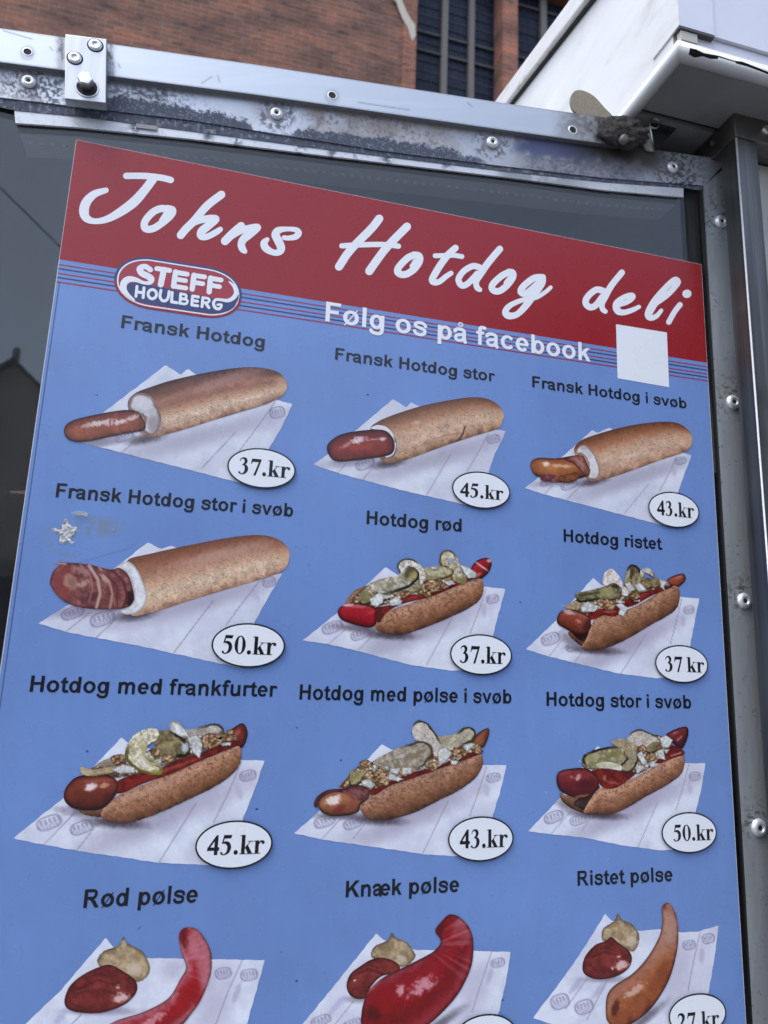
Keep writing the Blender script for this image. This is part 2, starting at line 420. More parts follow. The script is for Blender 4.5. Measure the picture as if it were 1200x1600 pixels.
def sans():
    G = {}
    ring = lambda cx: st(ell(cx, 259, 196, 213, 0, 360, 140, 116), 0, False)
    a_ = st([(70, 372), (100, 425), (170, 468), (270, 474), (365, 455), (405, 400), (408, 320), (408, 160), (422, 70), (455, 0)], 128)+\
         st([(400, 300), (330, 278), (210, 255), (125, 215), (100, 145), (130, 75), (210, 46), (300, 58), (375, 115), (408, 200)], 112)
    G['o'] = (611, ring(305)); G['ø'] = (611, ring(305)+[[(75, -45), (125, -45), (535, 565), (485, 565)]])
    G['a'] = (556, a_); G['å'] = (556, a_+st(ell(278, 655, 72, 66, 0, 360, 48, 46), 0, False))
    e_ = st(ell(280, 259, 178, 213, 8, 318, 140, 116), 0, False)+[rect(120, 215, 516, 305)]
    G['e'] = (556, e_); G['c'] = (556, st(ell(290, 259, 190, 213, 38, 322, 140, 116), 0, False))
    G['æ'] = (889, shift(a_, 5, .9)+shift(e_, 345, 1))
    G['r'] = (389, [rect(71, 0, 208, 519)]+st([(140, 300), (160, 390), (215, 448), (285, 464), (385, 440)], 125))
    n_ = [rect(71, 0, 208, 519)]+st([(140, 290), (175, 395), (265, 462), (360, 470), (440, 430), (471, 340), (471, 200), (471, 0)], 135)
    G['n'] = (611, n_); G['u'] = (611, [[(611-a, 519-b) for a, b in p] for p in n_])
    G['m'] = (889, [rect(65, 0, 202, 519)]+st([(134, 300), (170, 405), (250, 465), (330, 470), (400, 430), (445-18, 340), (427, 200), (427, 0)], 132)+
              st([(427, 300), (465, 405), (545, 465), (630, 470), (705, 430), (735, 340), (735, 200), (735, 0)], 132))
    G['s'] = (556, st([(478, 352), (440, 425), (350, 474), (235, 478), (140, 445), (108, 385), (150, 325), (280, 285), (410, 245), (452, 165), (418, 82), (325, 42), (220, 44), (125, 85), (88, 165)], 118))
    G['k'] = (556, [rect(67, 0, 204, 716), [(200, 340), (367, 519), (536, 519), (361, 332), (548, 0), (397, 0), (270, 225), (200, 155)]])
    G['F'] = (611, [rect(73, 0, 218, 716), rect(73, 595, 565, 716), rect(73, 305, 500, 426)])
    G['H'] = (722, [rect(73, 0, 218, 716), rect(503, 0, 648, 716), rect(73, 312, 648, 434)])
    G['t'] = (333, [[(85, 380), (222, 380), (222, 690), (85, 610)]]+st([(153, 400), (153, 150), (170, 75), (225, 48), (325, 55)], 130)+[rect(12, 406, 315, 519)])
    bowl = lambda cx: st(ell(cx, 259, 166, 211, 0, 360, 136, 116), 0, False)
    G['d'] = (611, [rect(403, 0, 540, 716)]+bowl(276)); G['b'] = (611, [rect(71, 0, 208, 716)]+bowl(337))
    G['p'] = (611, [rect(71, -199, 208, 519)]+bowl(337))
    G['g'] = (611, [rect(403, 60, 540, 519)]+bowl(276)+st([(471, 200), (471, 30), (455, -90), (380, -155), (270, -164), (150, -135), (85, -60)], 124))
    G['i'] = (278, [rect(71, 0, 208, 519), rect(71, 590, 208, 716)]); G['l'] = (278, [rect(71, 0, 208, 716)])
    G['v'] = (556, [[(5, 519), (150, 519), (278, 165), (405, 519), (550, 519), (345, 0), (215, 0)]])
    G['f'] = (333, st([(150, 0), (150, 400), (150, 570), (175, 645), (240, 670), (345, 658)], 132)+[rect(12, 406, 305, 519)])
    G['R'] = (722, [rect(73, 0, 218, 716)]+st([(145, 655), (400, 655), (490, 640), (535, 590), (540, 520), (515, 430), (450, 375), (390, 364), (145, 364)], 122)+
              [[(300, 310), (440, 350), (520, 280), (700, 0), (525, 0), (400, 200)]])
    G['K'] = (722, [rect(73, 0, 218, 716), [(218, 390), (515, 716), (712, 716), (440, 433), (727, 0), (537, 0), (336, 330), (218, 210)]])
    G[' '] = (278, [])
    return G
def serif():
    G = {}
    G['3'] = (500, stroke([(62, 530, 22), (100, 615, 40), (175, 655, 58), (262, 640, 105), (312, 570, 130), (300, 480, 112), (240, 410, 70), (175, 372, 22)], 0)+
              stroke([(170, 372, 22), (265, 372, 70), (340, 300, 138), (352, 200, 146), (310, 90, 110), (230, 22, 58), (150, 8, 42), (95, 35, 62), (68, 62, 86)], 0))
    G['7'] = (500, [[(477, 676), (477, 640), (265, -12), (165, -12), (365, 545), (170, 545), (100, 530), (55, 440), (28, 440), (70, 676)]])
    G['4'] = (500, [[(285, 0), (420, 0), (420, 688), (345, 688), (285, 560)], [(345, 688), (20, 240), (20, 170), (80, 190), (340, 560)], rect(20, 150, 478, 268)])
    G['5'] = (500, [[(135, 688), (455, 688), (408, 565), (135, 565)], [(135, 688), (170, 590), (125, 430), (62, 385)]]+
              stroke([(75, 405, 36), (190, 425, 90), (300, 385, 135), (352, 300, 146), (355, 200, 146), (310, 90, 105), (220, 22, 52), (130, 8, 44), (80, 45, 74), (65, 62, 84)], 0))
    G['0'] = (500, stroke(ell(250, 338, 158, 328, 0, 360, 140, 36), 0, False))
    G['2'] = (500, stroke([(40, 500, 20), (85, 615, 60), (190, 645, 100), (310, 590, 138), (330, 480, 140), (280, 360, 100), (170, 220, 72), (60, 80, 60)], 0)+
              [[(20, 0), (440, 0), (478, 195), (448, 195), (400, 128), (330, 120), (20, 120)]])
    G['k'] = (556, [rect(80, 0, 222, 676), rect(15, 0, 285, 28), [(15, 650), (80, 676), (222, 676), (80, 640), (15, 628)], [(215, 200), (232, 190), (450, 445), (410, 445)],
                    rect(330, 433, 530, 461), [(225, 240), (315, 345), (510, 30), (548, 26), (548, 0), (295, 0), (295, 26), (340, 34)]])
    G['r'] = (444, [rect(65, 0, 207, 461), rect(10, 0, 280, 28), [(10, 461), (207, 473), (207, 440), (10, 433)]]+stroke([(205, 330, 30), (240, 410, 50), (300, 440, 64), (360, 425, 80)], 0)+[circ(370, 400, 64)])
    G['.'] = (250, [circ(125, 72, 84, 20)]); G[' '] = (200, [])
    return G
GL = {'sans': sans(), 'serif': serif()}; GC = {}
def run(text, font):
    """one line of lettering in font units: vertices, faces, width, left bearing"""
    V, Fc, x, n = [], [], 0, 0
    for ch in text:
        adv, polys = GL[font][ch]
        if polys:
            k = (font, ch)
            if k not in GC: GC[k] = union(polys)
            v, f = GC[k]; V.append(v+np.array([x, 0])); Fc += [tuple(i+n for i in q) for q in f]; n += len(v)
        x += adv
    V = np.concatenate(V); return V, Fc
def lettering(name, text, font, a, bx, cap_px, m, parent, layer, zrow=None):
    """text on the board: a = baseline start pixel, bx = pixel of the right end, cap_px = cap height in pixels at a"""
    V, Fc = run(text, font); A = P(*a); Bp = P(*bx); H = P(a[0], a[1]-cap_px)[2]-A[2]
    z = zrow if zrow is not None else (A[2]+Bp[2])/2
    cap = 716 if font == 'sans' else 682
    x0, x1 = V[:, 0].min(), V[:, 0].max()
    X = A[0]+(V[:, 0]-x0)/(x1-x0)*(Bp[0]-A[0]); Z = z+V[:, 1]/cap*H
    return obj(name, np.stack([X, np.full(len(X), -LAYER*layer), Z], 1), Fc, m, parent)
def strokes_obj(name, sts, m, parent, layer, cap='round', dy=0):
    polys = []
    for pts, w, sm in sts: polys += stroke(pts, w, sm, cap)
    v, f = union(polys); return obj(name, P(v[:, 0], v[:, 1], -LAYER*layer+dy), f, m, parent)
def flat(name, poly_px, m, parent, layer):
    v, f = union([list(map(tuple, poly_px))]); return obj(name, P(v[:, 0], v[:, 1], -LAYER*layer), f, m, parent)

# ================================================================== THE SETTING
def cobbles():
    m = mat('cobble_paving', (.2, .2, .2), .8)
    tc = N(m, 'ShaderNodeTexCoord'); vo = N(m, 'ShaderNodeTexVoronoi'); vo.feature = 'DISTANCE_TO_EDGE'; vo.inputs['Scale'].default_value = 8
    L(m, tc.outputs['Object'], vo.inputs['Vector'])
    n = noise(m, 5, 5)
    mx = N(m, 'ShaderNodeMixRGB'); mx.blend_type = 'MULTIPLY'; mx.inputs[0].default_value = 1
    L(m, ramp(m, vo.outputs['Distance'], [(.0, (.25, .24, .22)), (.06, (1, 1, 1))]), mx.inputs[1])
    L(m, ramp(m, n, [(.3, (.16, .155, .15)), (.7, (.27, .26, .25))]), mx.inputs[2]); L(m, mx.outputs[0], B(m).inputs['Base Color'])
    bump(m, maprange(m, vo.outputs['Distance'], 0, .08, 0, 1), .6, .02)
    return m
g = obj('ground', [(-80, -80, 0), (80, -80, 0), (80, 80, 0), (-80, 80, 0)], [(0, 1, 2, 3)], cobbles()); g['kind'] = 'structure'

def brick(name, c1, c2, mortar, course=.112, seed=0):
    m = mat(name, c1, .85)
    tc = N(m, 'ShaderNodeTexCoord'); mp = N(m, 'ShaderNodeMapping'); mp.inputs['Rotation'].default_value = (math.radians(-90), 0, 0)
    L(m, tc.outputs['Object'], mp.inputs[0])
    br = N(m, 'ShaderNodeTexBrick'); L(m, mp.outputs[0], br.inputs['Vector'])
    br.inputs['Scale'].default_value = 1.0; br.inputs['Brick Width'].default_value = course*3.1; br.inputs['Row Height'].default_value = course
    br.inputs['Mortar Size'].default_value = course*.09; br.inputs['Mortar Smooth'].default_value = .2; br.inputs['Bias'].default_value = -.1
    br.inputs['Color1'].default_value = (*c1, 1); br.inputs['Color2'].default_value = (*c2, 1); br.inputs['Mortar'].default_value = (*mortar, 1)
    n = noise(m, .9, 8, .62, stretch=(1, 1, 2.2)); n2 = noise(m, 5, 4, .7, stretch=(.5, 1, 2.5))
    mx = N(m, 'ShaderNodeMixRGB'); mx.blend_type = 'MULTIPLY'; mx.inputs[0].default_value = 1
    L(m, br.outputs['Color'], mx.inputs[1]); L(m, ramp(m, n, [(.3, (.42, .4, .42)), (.5, (.95, .93, .92)), (.7, (1.5, 1.25, 1.05))]), mx.inputs[2])
    m2 = N(m, 'ShaderNodeMixRGB'); m2.blend_type = 'MULTIPLY'; m2.inputs[0].default_value = 1
    L(m, mx.outputs[0], m2.inputs[1]); L(m, ramp(m, n2, [(.34, (.25, .24, .26)), (.45, (.95, .95, .95)), (.62, (1.0, 1.0, 1.0)), (.74, (1.6, 1.55, 1.5))]), m2.inputs[2])
    L(m, m2.outputs[0], B(m).inputs['Base Color'])
    bump(m, br.outputs['Fac'], -.4, .01)
    return m
M_BRICK = brick('old_red_brick', (.205, .080, .050), (.125, .056, .040), (.165, .135, .112))
M_BRICK2 = brick('newer_orange_brick', (.25, .095, .06), (.19, .075, .05), (.2, .15, .12))
M_PLASTER = mat('old_plaster', (.42, .38, .33), .9)
M_LEADED = mat('leaded_church_glass', (.016, .024, .05), .3, 0, .12)
n_ = noise(M_LEADED, 3.0, 4, .6); L(M_LEADED, ramp(M_LEADED, n_, [(.3, (.006, .010, .022)), (.7, (.014, .021, .042))]), B(M_LEADED).inputs['Base Color'])
M_MULL = mat('stone_mullion', (.12, .108, .106), .8); M_LEAD = mat('lead_bar', (.02, .023, .034), .7); M_SADDLE = mat('iron_saddle_bar', (.055, .052, .058), .8)

YC = 12.0
ch = thing('brick_church', 'old red brick church with tall dark leaded windows, far behind the aluminium rail', 'church', (3.5, YC, 0))
x1a, x1b = P(650, 60, YC)[0], P(784, 60, YC)[0]; x2a = P(808, 60, YC)[0]; x2b = x2a+(x1b-x1a)
ZT = 18.6
b = MB()
b.box(-26, x1a, YC, YC+1.2, 0, ZT); b.box(x1b, x2a, YC, YC+1.2, 0, ZT); b.box(x2b, 40, YC, YC+1.2, 0, ZT)
b.box(x1a, x1b, YC, YC+1.2, 0, 4); b.box(x2a, x2b, YC, YC+1.2, 0, 4); b.box(x1a, x1b, YC, YC+1.2, 17.6, ZT); b.box(x2a, x2b, YC, YC+1.2, 17.6, ZT)
wl = b.build('wall', M_BRICK, ch)
b = MB(); b.add([(-26.5, YC-.4, ZT+.003), (40.5, YC-.4, ZT+.003), (40.5, YC+6, ZT+4), (-26.5, YC+6, ZT+4)], [(0, 1, 2, 3)])
b.add([(-26.5, YC+12.4, ZT+.003), (40.5, YC+12.4, ZT+.003), (40.5, YC+6, ZT+4), (-26.5, YC+6, ZT+4)], [(0, 3, 2, 1)])
b.build('roof', mat('church_roof_tile', (.12, .05, .035), .8), ch)
xs = P(629, 60, YC)[0]
b = MB(); b.box(xs, x1a-.001, YC-.05, YC-.001, 0, 17.5); b.build('window_surround', M_BRICK2, ch)
b = MB(); b.box(x1b+.004, x2a-.004, YC-.05, YC-.001, 0, 17.5); b.build('window_pier', M_BRICK2, ch)
yg = YC+.45
for xa, xb, mull in ((x1a, x1b, [(690, 699), (733, 741)]), (x2a, x2b, [(846, 855), (890, 898)])):
    b = MB(); b.box(xa+.002, xb-.002, yg, yg+.03, 4.002, 17.598); wn = b.build('window', M_LEADED, ch)
    b = MB()
    for p0, p1 in mull:
        q0, q1 = P(p0, 90, yg-.12)[0], P(p1, 90, yg-.12)[0]; b.box(q0, q1, yg-.13, yg-.002, 4.01, 17.59)
    b.build('mullion', M_MULL, wn)
    zA, zB = P(652, 50, yg)[2], P(652, 79, yg)[2]; b = MB(); b2 = MB(); dz = zA-zB
    for k in range(-10, 12):
        z = zA+k*dz
        if not 4.2 < z < 17.5: continue
        if k % 4 in (0, 3): b = MB(); b.box(xa+.003, xb-.003, yg-.06, yg-.003, z-.024, z+.024); b.build('saddle_bar', M_SADDLE, wn)
        else: b2.box(xa+.003, xb-.003, yg-.012, yg-.003, z-.014, z+.014)
        b2.box(xa+.003, xb-.003, yg-.02, yg-.003, z-dz/2-.006, z-dz/2+.006)
    for k in range(1, 12):
        x = xa+(xb-xa)*k/12; b2.box(x-.004, x+.004, yg-.018, yg-.004, 4.02, 17.58)
    b2.build('lead_line', M_LEAD, wn)
pp = Pic(550, 0, 1200/350, 1).px([(200, -20), (258, -20), (272, 10), (290, 60), (318, 110), (338, 135), (340, 195), (325, 222), (312, 195), (300, 150), (270, 100), (250, 50), (238, 10)])
w3 = P(pp[:, 0], pp[:, 1], YC-.06); b = MB(); b.prism([(p[0], p[2]) for p in w3][::-1], YC-.07, YC-.0505); b.build('plaster_patch', M_PLASTER, ch)

# houses across the square: seen only in the glass and the gloss
def house(name, label, x0, x1, yf, eave, ridge, wcol, rcol, gable=False, group='houses across the square behind the photographer'):
    t = thing(name, label, 'house', ((x0+x1)/2, yf, 0), group)
    wm = mat('house_wall', wcol, .85); n = noise(wm, .7, 6); gf = mat('dark_shopfront', (.03, .03, .032), .5)
    sb = MB(); sb.box(x0+.3, x1-.3, yf+.0025, yf+.05, .05, 3.2); sb.build('shopfront', gf, t)  # ground floor made dark to dim the low reflections
    L(wm, ramp(wm, n, [(.3, tuple(c*.8 for c in wcol)), (.7, tuple(c*1.15 for c in wcol))]), B(wm).inputs['Base Color'])
    rm_ = mat('house_roof', rcol, .8); wm2 = mat('house_window_glass', (.02, .025, .03), .1); tm = mat('house_trim', (.35, .34, .32), .7)
    xm = (x0+x1)/2; y1 = yf-9; b = MB()
    if gable: b.prism([(x0, 0), (x1, 0), (x1, eave), (xm, ridge), (x0, eave)][::-1], yf, y1)
    else: b.box(x0, x1, y1, yf, 0, eave)
    b.build('wall', wm, t); b = MB()
    if gable:
        for s in (x0, x1):
            o = .3*(1 if s > xm else -1)
            b.add([(s+o, yf+.25, eave-.25), (xm, yf+.25, ridge+.12), (xm, y1, ridge+.12), (s+o, y1, eave-.25)], [(0, 1, 2, 3)])
        b.lathe((xm, yf+.1, ridge+.1), [(.001, 0)], 4) if False else None
        b.box(xm-.07, xm+.07, yf-.1, yf+.1, ridge, ridge+.45)
    else:
        ym = (yf+y1)/2
        b.add([(x0, yf+.4, eave), (x1, yf+.4, eave), (x1, ym, ridge), (x0, ym, ridge)], [(0, 1, 2, 3)])
        b.add([(x0, y1-.4, eave), (x1, y1-.4, eave), (x1, ym, ridge), (x0, ym, ridge)], [(0, 3, 2, 1)])
        b.add([(x0, yf, eave), (x0, y1, eave), (x0, ym, ridge)], [(0, 1, 2)]); b.add([(x1, yf, eave), (x1, y1, eave), (x1, ym, ridge)], [(0, 2, 1)])
    b.build('roof', rm_, t)
    b = MB(); b.box(x0-.01, x1+.01, yf+.002, yf+.18, 3.35, 3.6); b.build('cornice', tm, t)
    nw = max(2, int((x1-x0)/1.9)); lev = []+[(4.1+2.7*k, 5.7+2.7*k) for k in range(int((eave-4)/2.7))]
    for z0, z1 in lev:
        for k in range(nw):
            x = x0+(x1-x0)*(k+.5)/nw; b = MB(); b.box(x-.5, x+.5, yf+.003, yf+.02, z0, z1); wn = b.build('window', wm2, t)
            b = MB(); e = .06
            for q in ((x-.56, x-.5, z0-e, z1+e), (x+.5, x+.56, z0-e, z1+e), (x-.5, x+.5, z1, z1+e), (x-.5, x+.5, z0-e, z0), (x-.025, x+.025, z0, z1)):
                b.box(q[0], q[1], yf+.021, yf+.06, q[2], q[3])
            b.build('frame', tm, wn)
YF = -19.0
house('gabled_house', 'tall tan gabled house with a finial, across the square', -9.2, -1.6, YF, 5.6, 8.9, (.80, .73, .60), (.5, .44, .38), True)
house('town_house', 'low cream town house left of the gabled house', -19, -9.4, YF-1, 5.2, 7.2, (.62, .58, .5), (.3, .16, .12))
house('town_house', 'red brick town house right of the gabled house', -1.4, 9, YF-.5, 6.2, 8.4, (.34, .2, .15), (.2, .18, .17))
house('town_house', 'unseen dark brick warehouse, made tall to darken reflections, right of the red brick town house', 10.5, 23, YF, 14.2, 16.5, (.13, .075, .06), (.25, .14, .11))  # unseen; raised and darkened so the board's right side reflects dark
house('town_house', 'unseen ochre town house, made tall to darken reflections, at the far right of the square', 23.2, 36, YF+1, 14.8, 17, (.45, .36, .22), (.08, .05, .045))  # unseen; raised to take bright sky out of the right-hand reflections
house('town_house', 'white town house at the far left of the square', -32, -19.2, YF, 5.8, 8.2, (.6, .6, .57), (.08, .05, .045))

# ================================================================== THE KIOSK
def zl(p0, p1, y):                      # a straight edge through two photo pixels: z as a function of x
    a, c = P(*p0, y), P(*p1, y); k = (c[2]-a[2])/(c[0]-a[0]); return lambda x: a[2]+k*(x-a[0])
XL, XI, XO, ZB = -.70, .5560, .5985, .72      # left end, inner and outer edge of the right stile, bottom of the glass

# cabin behind the glass
cab = thing('food_kiosk', 'steel hot dog kiosk cabin with dark inside, behind the side window', 'kiosk', (-.1, .05, 0))
M_CABIN = mat('kiosk_inner_panel', (.035, .036, .04), .6); M_CABO = mat('kiosk_outer_panel', (.45, .45, .46), .35, .8)
zt = zl((0, 60), (800, 178), .03)
b = MB()
b.prism([(XL, zt(XL)-.03), (.455, zt(.455)-.03), (.455, zt(.455)-.006), (XL, zt(XL)-.006)][::-1], .0175, 2.0); b.build('roof', M_CABO, cab)
b = MB(); b.prism([(XL+.021, zt(XL)-.036), (.4545, zt(.4545)-.036), (.4545, zt(.4545)-.0305), (XL+.021, zt(XL)-.0305)][::-1], .018, 1.97); b.build('ceiling', M_CABIN, cab)
b = MB(); b.box(XL, XL+.02, .02, 2.0, .02, zt(XL)-.032); b.box(XL+.02, 1.3, 1.98, 2.0, .02, zt(XL)-.04); b.box(1.28, 1.3, .02, 1.979, .02, 2.1); b.box(.4555, .4615, .0175, 1.9, EYE+.59, EYE+.653); b.build('wall', M_CABIN, cab)
b = MB(); b.box(XL+.02, 1.28, .02, 1.97, .02, .06); b.build('floor', M_CABIN, cab)
b = MB(); b.box(XL, 1.3, -.006, .018, .02, ZB-.05); b.build('counter_front', M_CABO, cab, bevel=.002)

# ---- side window
win = thing('side_window', 'kiosk side window in a riveted aluminium frame, dirty along its sloping top rail', 'window', (0, 0, ZB-.05))
def glassmat():
    m = bpy.data.materials.new('window_glass'); m.use_nodes = True; t = m.node_tree; t.nodes.clear()
    o = t.nodes.new('ShaderNodeOutputMaterial'); tr = t.nodes.new('ShaderNodeBsdfTransparent'); gl = t.nodes.new('ShaderNodeBsdfGlossy')
    tr.inputs[0].default_value = (.93, .95, .96, 1); gl.inputs['Roughness'].default_value = .015
    lw = t.nodes.new('ShaderNodeLayerWeight'); pw = t.nodes.new('ShaderNodeMath'); pw.operation = 'POWER'; pw.inputs[1].default_value = 5; t.links.new(lw.outputs['Facing'], pw.inputs[0])
    fr = t.nodes.new('ShaderNodeMath'); fr.operation = 'MULTIPLY_ADD'; fr.inputs[1].default_value = .95; fr.inputs[2].default_value = .045; t.links.new(pw.outputs[0], fr.inputs[0])
    mx = t.nodes.new('ShaderNodeMixShader'); t.links.new(fr.outputs[0], mx.inputs[0]); t.links.new(tr.outputs[0], mx.inputs[1]); t.links.new(gl.outputs[0], mx.inputs[2])
    df = t.nodes.new('ShaderNodeBsdfDiffuse'); df.inputs[0].default_value = (.30, .31, .33, 1)
    tc = t.nodes.new('ShaderNodeTexCoord'); mp = t.nodes.new('ShaderNodeMapping'); mp.inputs['Scale'].default_value = (1, 1, .25); n = t.nodes.new('ShaderNodeTexNoise'); n.inputs['Scale'].default_value = 9; n.inputs['Detail'].default_value = 8
    mr = t.nodes.new('ShaderNodeMapRange'); mr.inputs[1].default_value = .45; mr.inputs[2].default_value = .8; mr.inputs[3].default_value = .006; mr.inputs[4].default_value = .06
    t.links.new(tc.outputs['Object'], mp.inputs[0]); t.links.new(mp.outputs[0], n.inputs['Vector']); t.links.new(n.outputs[0], mr.inputs[0])
    m2 = t.nodes.new('ShaderNodeMixShader'); t.links.new(mr.outputs[0], m2.inputs[0]); t.links.new(mx.outputs[0], m2.inputs[1]); t.links.new(df.outputs[0], m2.inputs[2])
    t.links.new(m2.outputs[0], o.inputs[0]); return m
M_GLASS = glassmat()
zrb = zl((0, 152), (1100, 290), .0)        # lower edge of the rail
b = MB(); b.prism([(XL+.05, ZB-.01), (XI+.008, ZB-.01), (XI+.008, zrb(XI)+.012), (XL+.05, zrb(XL)+.012)][::-1], .0046, .0086); b.build('glass_pane', M_GLASS, win)

def metal_shape(name, poly_px, y, depth, fn, parent, sp=2.0):
    """sheet whose front follows poly_px at depth y; fn(x,y px) -> colour (srgb), dirt; real side walls"""
    poly = np.asarray(poly_px, float); q, f = grid_fill(poly, sp)
    col, dirt = fn(q[:, 0], q[:, 1]); V = P(q[:, 0], q[:, 1], y); n = len(V)
    ed = {}
    for a, c in ((0, 1), (1, 2), (2, 3), (3, 0)):
        for i, j in zip(f[:, a], f[:, c]):
            k = (min(i, j), max(i, j)); ed[k] = None if k in ed else (i, j)
    V2 = V.copy(); V2[:, 1] = y+depth
    side = [(e[1], e[0], e[0]+n, e[1]+n) for e in ed.values() if e]
    used = sorted({i for e in side for i in e if i >= n}); mp = {u: n+k for k, u in enumerate(used)}
    side = [tuple(mp.get(i, i) for i in s) for s in side]
    VV = np.concatenate([V, V2[[u-n for u in used]]]); cc = np.concatenate([lin(col), lin(col)[[u-n for u in used]]]); dd = np.concatenate([dirt, dirt[[u-n for u in used]]])
    return obj(name, VV, f.tolist()+side, M_ALU, parent, cc, dd)
ALU = np.array([186, 190, 197.])
def mixc(c, d, k, cc, dv): k = np.clip(k, 0, 1); return c*(1-k[:, None])+np.array(cc, float)*k[:, None], d*(1-k)+dv*k
def ln(x, pts): return np.interp(x, [p[0] for p in pts], [p[1] for p in pts])
RT = [(-600, 21), (0, 97), (400, 148), (800, 205), (935, 224), (1137, 252)]; RB = [(-600, 76), (0, 152), (300, 188), (600, 236), (775, 258), (945, 278), (1100, 290), (1140, 293)]
def rail_fn(x, y):
    v = (y-ln(x, RT))/(ln(x, RB)-ln(x, RT)); n = len(x); c = np.tile(ALU, (n, 1)); d = np.full(n, .28)
    f1 = fbm(x, y, 3.4, 4, 1); f2 = fbm(x, y, 16, 4, 2); f3 = fbm(x, y, 45, 3, 3); ff = fbm(x, y, 2.0, 2, 4)
    c, d = mixc(c, d, sstep(.35, .75, f3)*.45, (150, 148, 150), .5)
    # dust film and flecks
    left = sstep(360, 250, x)
    band = np.exp(-((v-.6)/.35)**2)
    c, d = mixc(c, d, left*band*sstep(.50, .62, f1*.55+f2*.45)*.95, (112, 116, 126), .8)
    c, d = mixc(c, d, np.exp(-((x-240)/45)**2)*sstep(.44, .60, f1)*sstep(0, .3, v)*.85, (84, 89, 103), .9)
    c, d = mixc(c, d, np.exp(-((x-78)/26)**2)*sstep(.44, .58, f1)*.75, (84, 89, 103), .9)
    mid = sstep(455, 500, x)*sstep(760, 660, x)
    c, d = mixc(c, d, mid*sstep(.05, .2, v)*(.35+.5*sstep(.3, .6, f2)), (150, 143, 140), .8)
    c, d = mixc(c, d, mid*sstep(.58, .66, f1)*.6, (110, 104, 102), .9)
    # slate-blue grime along the lower edge
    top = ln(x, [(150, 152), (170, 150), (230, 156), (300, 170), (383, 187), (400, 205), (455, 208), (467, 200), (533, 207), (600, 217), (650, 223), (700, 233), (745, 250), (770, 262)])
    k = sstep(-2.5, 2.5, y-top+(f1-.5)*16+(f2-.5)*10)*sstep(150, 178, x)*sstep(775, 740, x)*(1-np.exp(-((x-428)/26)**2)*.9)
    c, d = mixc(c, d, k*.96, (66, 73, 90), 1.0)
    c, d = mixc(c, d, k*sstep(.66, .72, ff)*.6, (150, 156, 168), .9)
    # bluish smear and black soot towards the right
    sm = sstep(785, 830, x+(f2-.5)*60)*sstep(1000, 900, x)*sstep(.0, .1, v)*sstep(.75, .5, v+(f2-.5)*.4)
    c, d = mixc(c, d, sm*.9, (78, 84, 122), 1.0)
    c, d = mixc(c, d, sstep(790, 850, x)*sstep(1045, 960, x)*sstep(.45, .7, v)*(.55+.4*sstep(.4, .6, f1)), (96, 98, 112), 1.0)
    so = np.exp(-((x-960)/62)**2)*sstep(.95, .2, v+(f2-.5)*.6)
    c, d = mixc(c, d, so*1.15, (40, 38, 38), 1.0)
    c, d = mixc(c, d, sstep(985, 1010, x)*sstep(1055, 1015, x)*sstep(.9, .3, v)*.75, (62, 58, 56), .9)
    c, d = mixc(c, d, sstep(1000, 1040, x)*np.exp(-((x-1062)/34)**2)*sstep(.50, .58, f1), (58, 56, 58), .9)
    c, d = mixc(c, d, sstep(.14, .02, v+(f1-.5)*.1)*sstep(1010, 950, x)*.85, (58, 58, 64), .9)      # grime and shading painted dark under the bar
    for rx, ry in ((45, 128), (432, 178), (769, 223), (1051, 262)):
        r = np.hypot(x-rx, (y-ry)*1.15); c, d = mixc(c, d, np.exp(-((r-13)/3.2)**2)*.5, (110, 110, 116), .8)
        c, d = mixc(c, d, np.exp(-((r-22)/8)**2)*sstep(.47, .56, f1)*.8, (92, 92, 100), .9)
    return c, d
rail_poly = np.array([(-560, RT[0][1]+.0)]+[(x, ln(x, RT)) for x in (0, 400, 800, 935, 1138)]+[(1100, 290), (945, 278), (775, 258), (600, 236), (300, 188), (0, 152), (-560, ln(-560, RB))])
rail_poly[0] = (-560, ln(-560, RT)-0); rail_poly[1:6, 1] -= 2
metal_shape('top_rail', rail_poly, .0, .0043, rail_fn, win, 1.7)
def stile_fn(x, y):
    n = len(x); c = np.tile(np.array([176, 180, 182.]), (n, 1)); d = np.full(n, .42); f1 = fbm(x, y, 4, 4, 6); f2 = fbm(x*2.5, y*.25, 30, 4, 7)
    c, d = mixc(c, d, sstep(.3, .7, f2)*.5, (124, 127, 128), .75)
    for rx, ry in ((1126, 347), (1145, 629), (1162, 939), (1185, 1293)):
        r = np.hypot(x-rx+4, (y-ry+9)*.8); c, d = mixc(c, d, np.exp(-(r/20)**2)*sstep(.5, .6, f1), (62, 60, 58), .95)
    c, d = mixc(c, d, sstep(.74, .8, f1)*.6, (70, 66, 62), .9)
    return c, d
stl = lambda py, x: None
def px_of(X, Z, y=0.0):
    v = R.T @ np.array([X, y+D, Z-EYE]); return (CX+F*v[0]/v[2], CY+F*v[1]/v[2])
sp_ = [(1100, 290), px_of(XI-.001, 1.4), px_of(XI-.0035, 1.15), px_of(XO, 1.15), px_of(XO, 1.7), px_of(XO, P(1139, 254)[2])]
metal_shape('right_stile', sp_, -.0004, .0047, stile_fn, win, 2.0)
zl_ = P(*sp_[2], -.0004)
b = MB(); b.box(zl_[0], XO, -.0004, .0043, ZB-.04, 1.1498); b.build('lower_stile', M_STEEL, win)
b = MB(); b.box(XL, XL+.045, -.0004, .016, ZB-.04, zrb(XL)-.002); b.build('left_stile', M_STEEL, win); b = MB(); b.box(XL+.046, zl_[0]-.001, -.0004, .0043, ZB-.04, ZB); b.build('bottom_rail', M_STEEL, win)
# inner return of the frame (dark gasket)
b = MB(); b.box(XI-.003, XI-.0005, .001, .0045, 1.1, zrb(XI)-.004); b.build('glazing_bead', M_RUBBER, win)

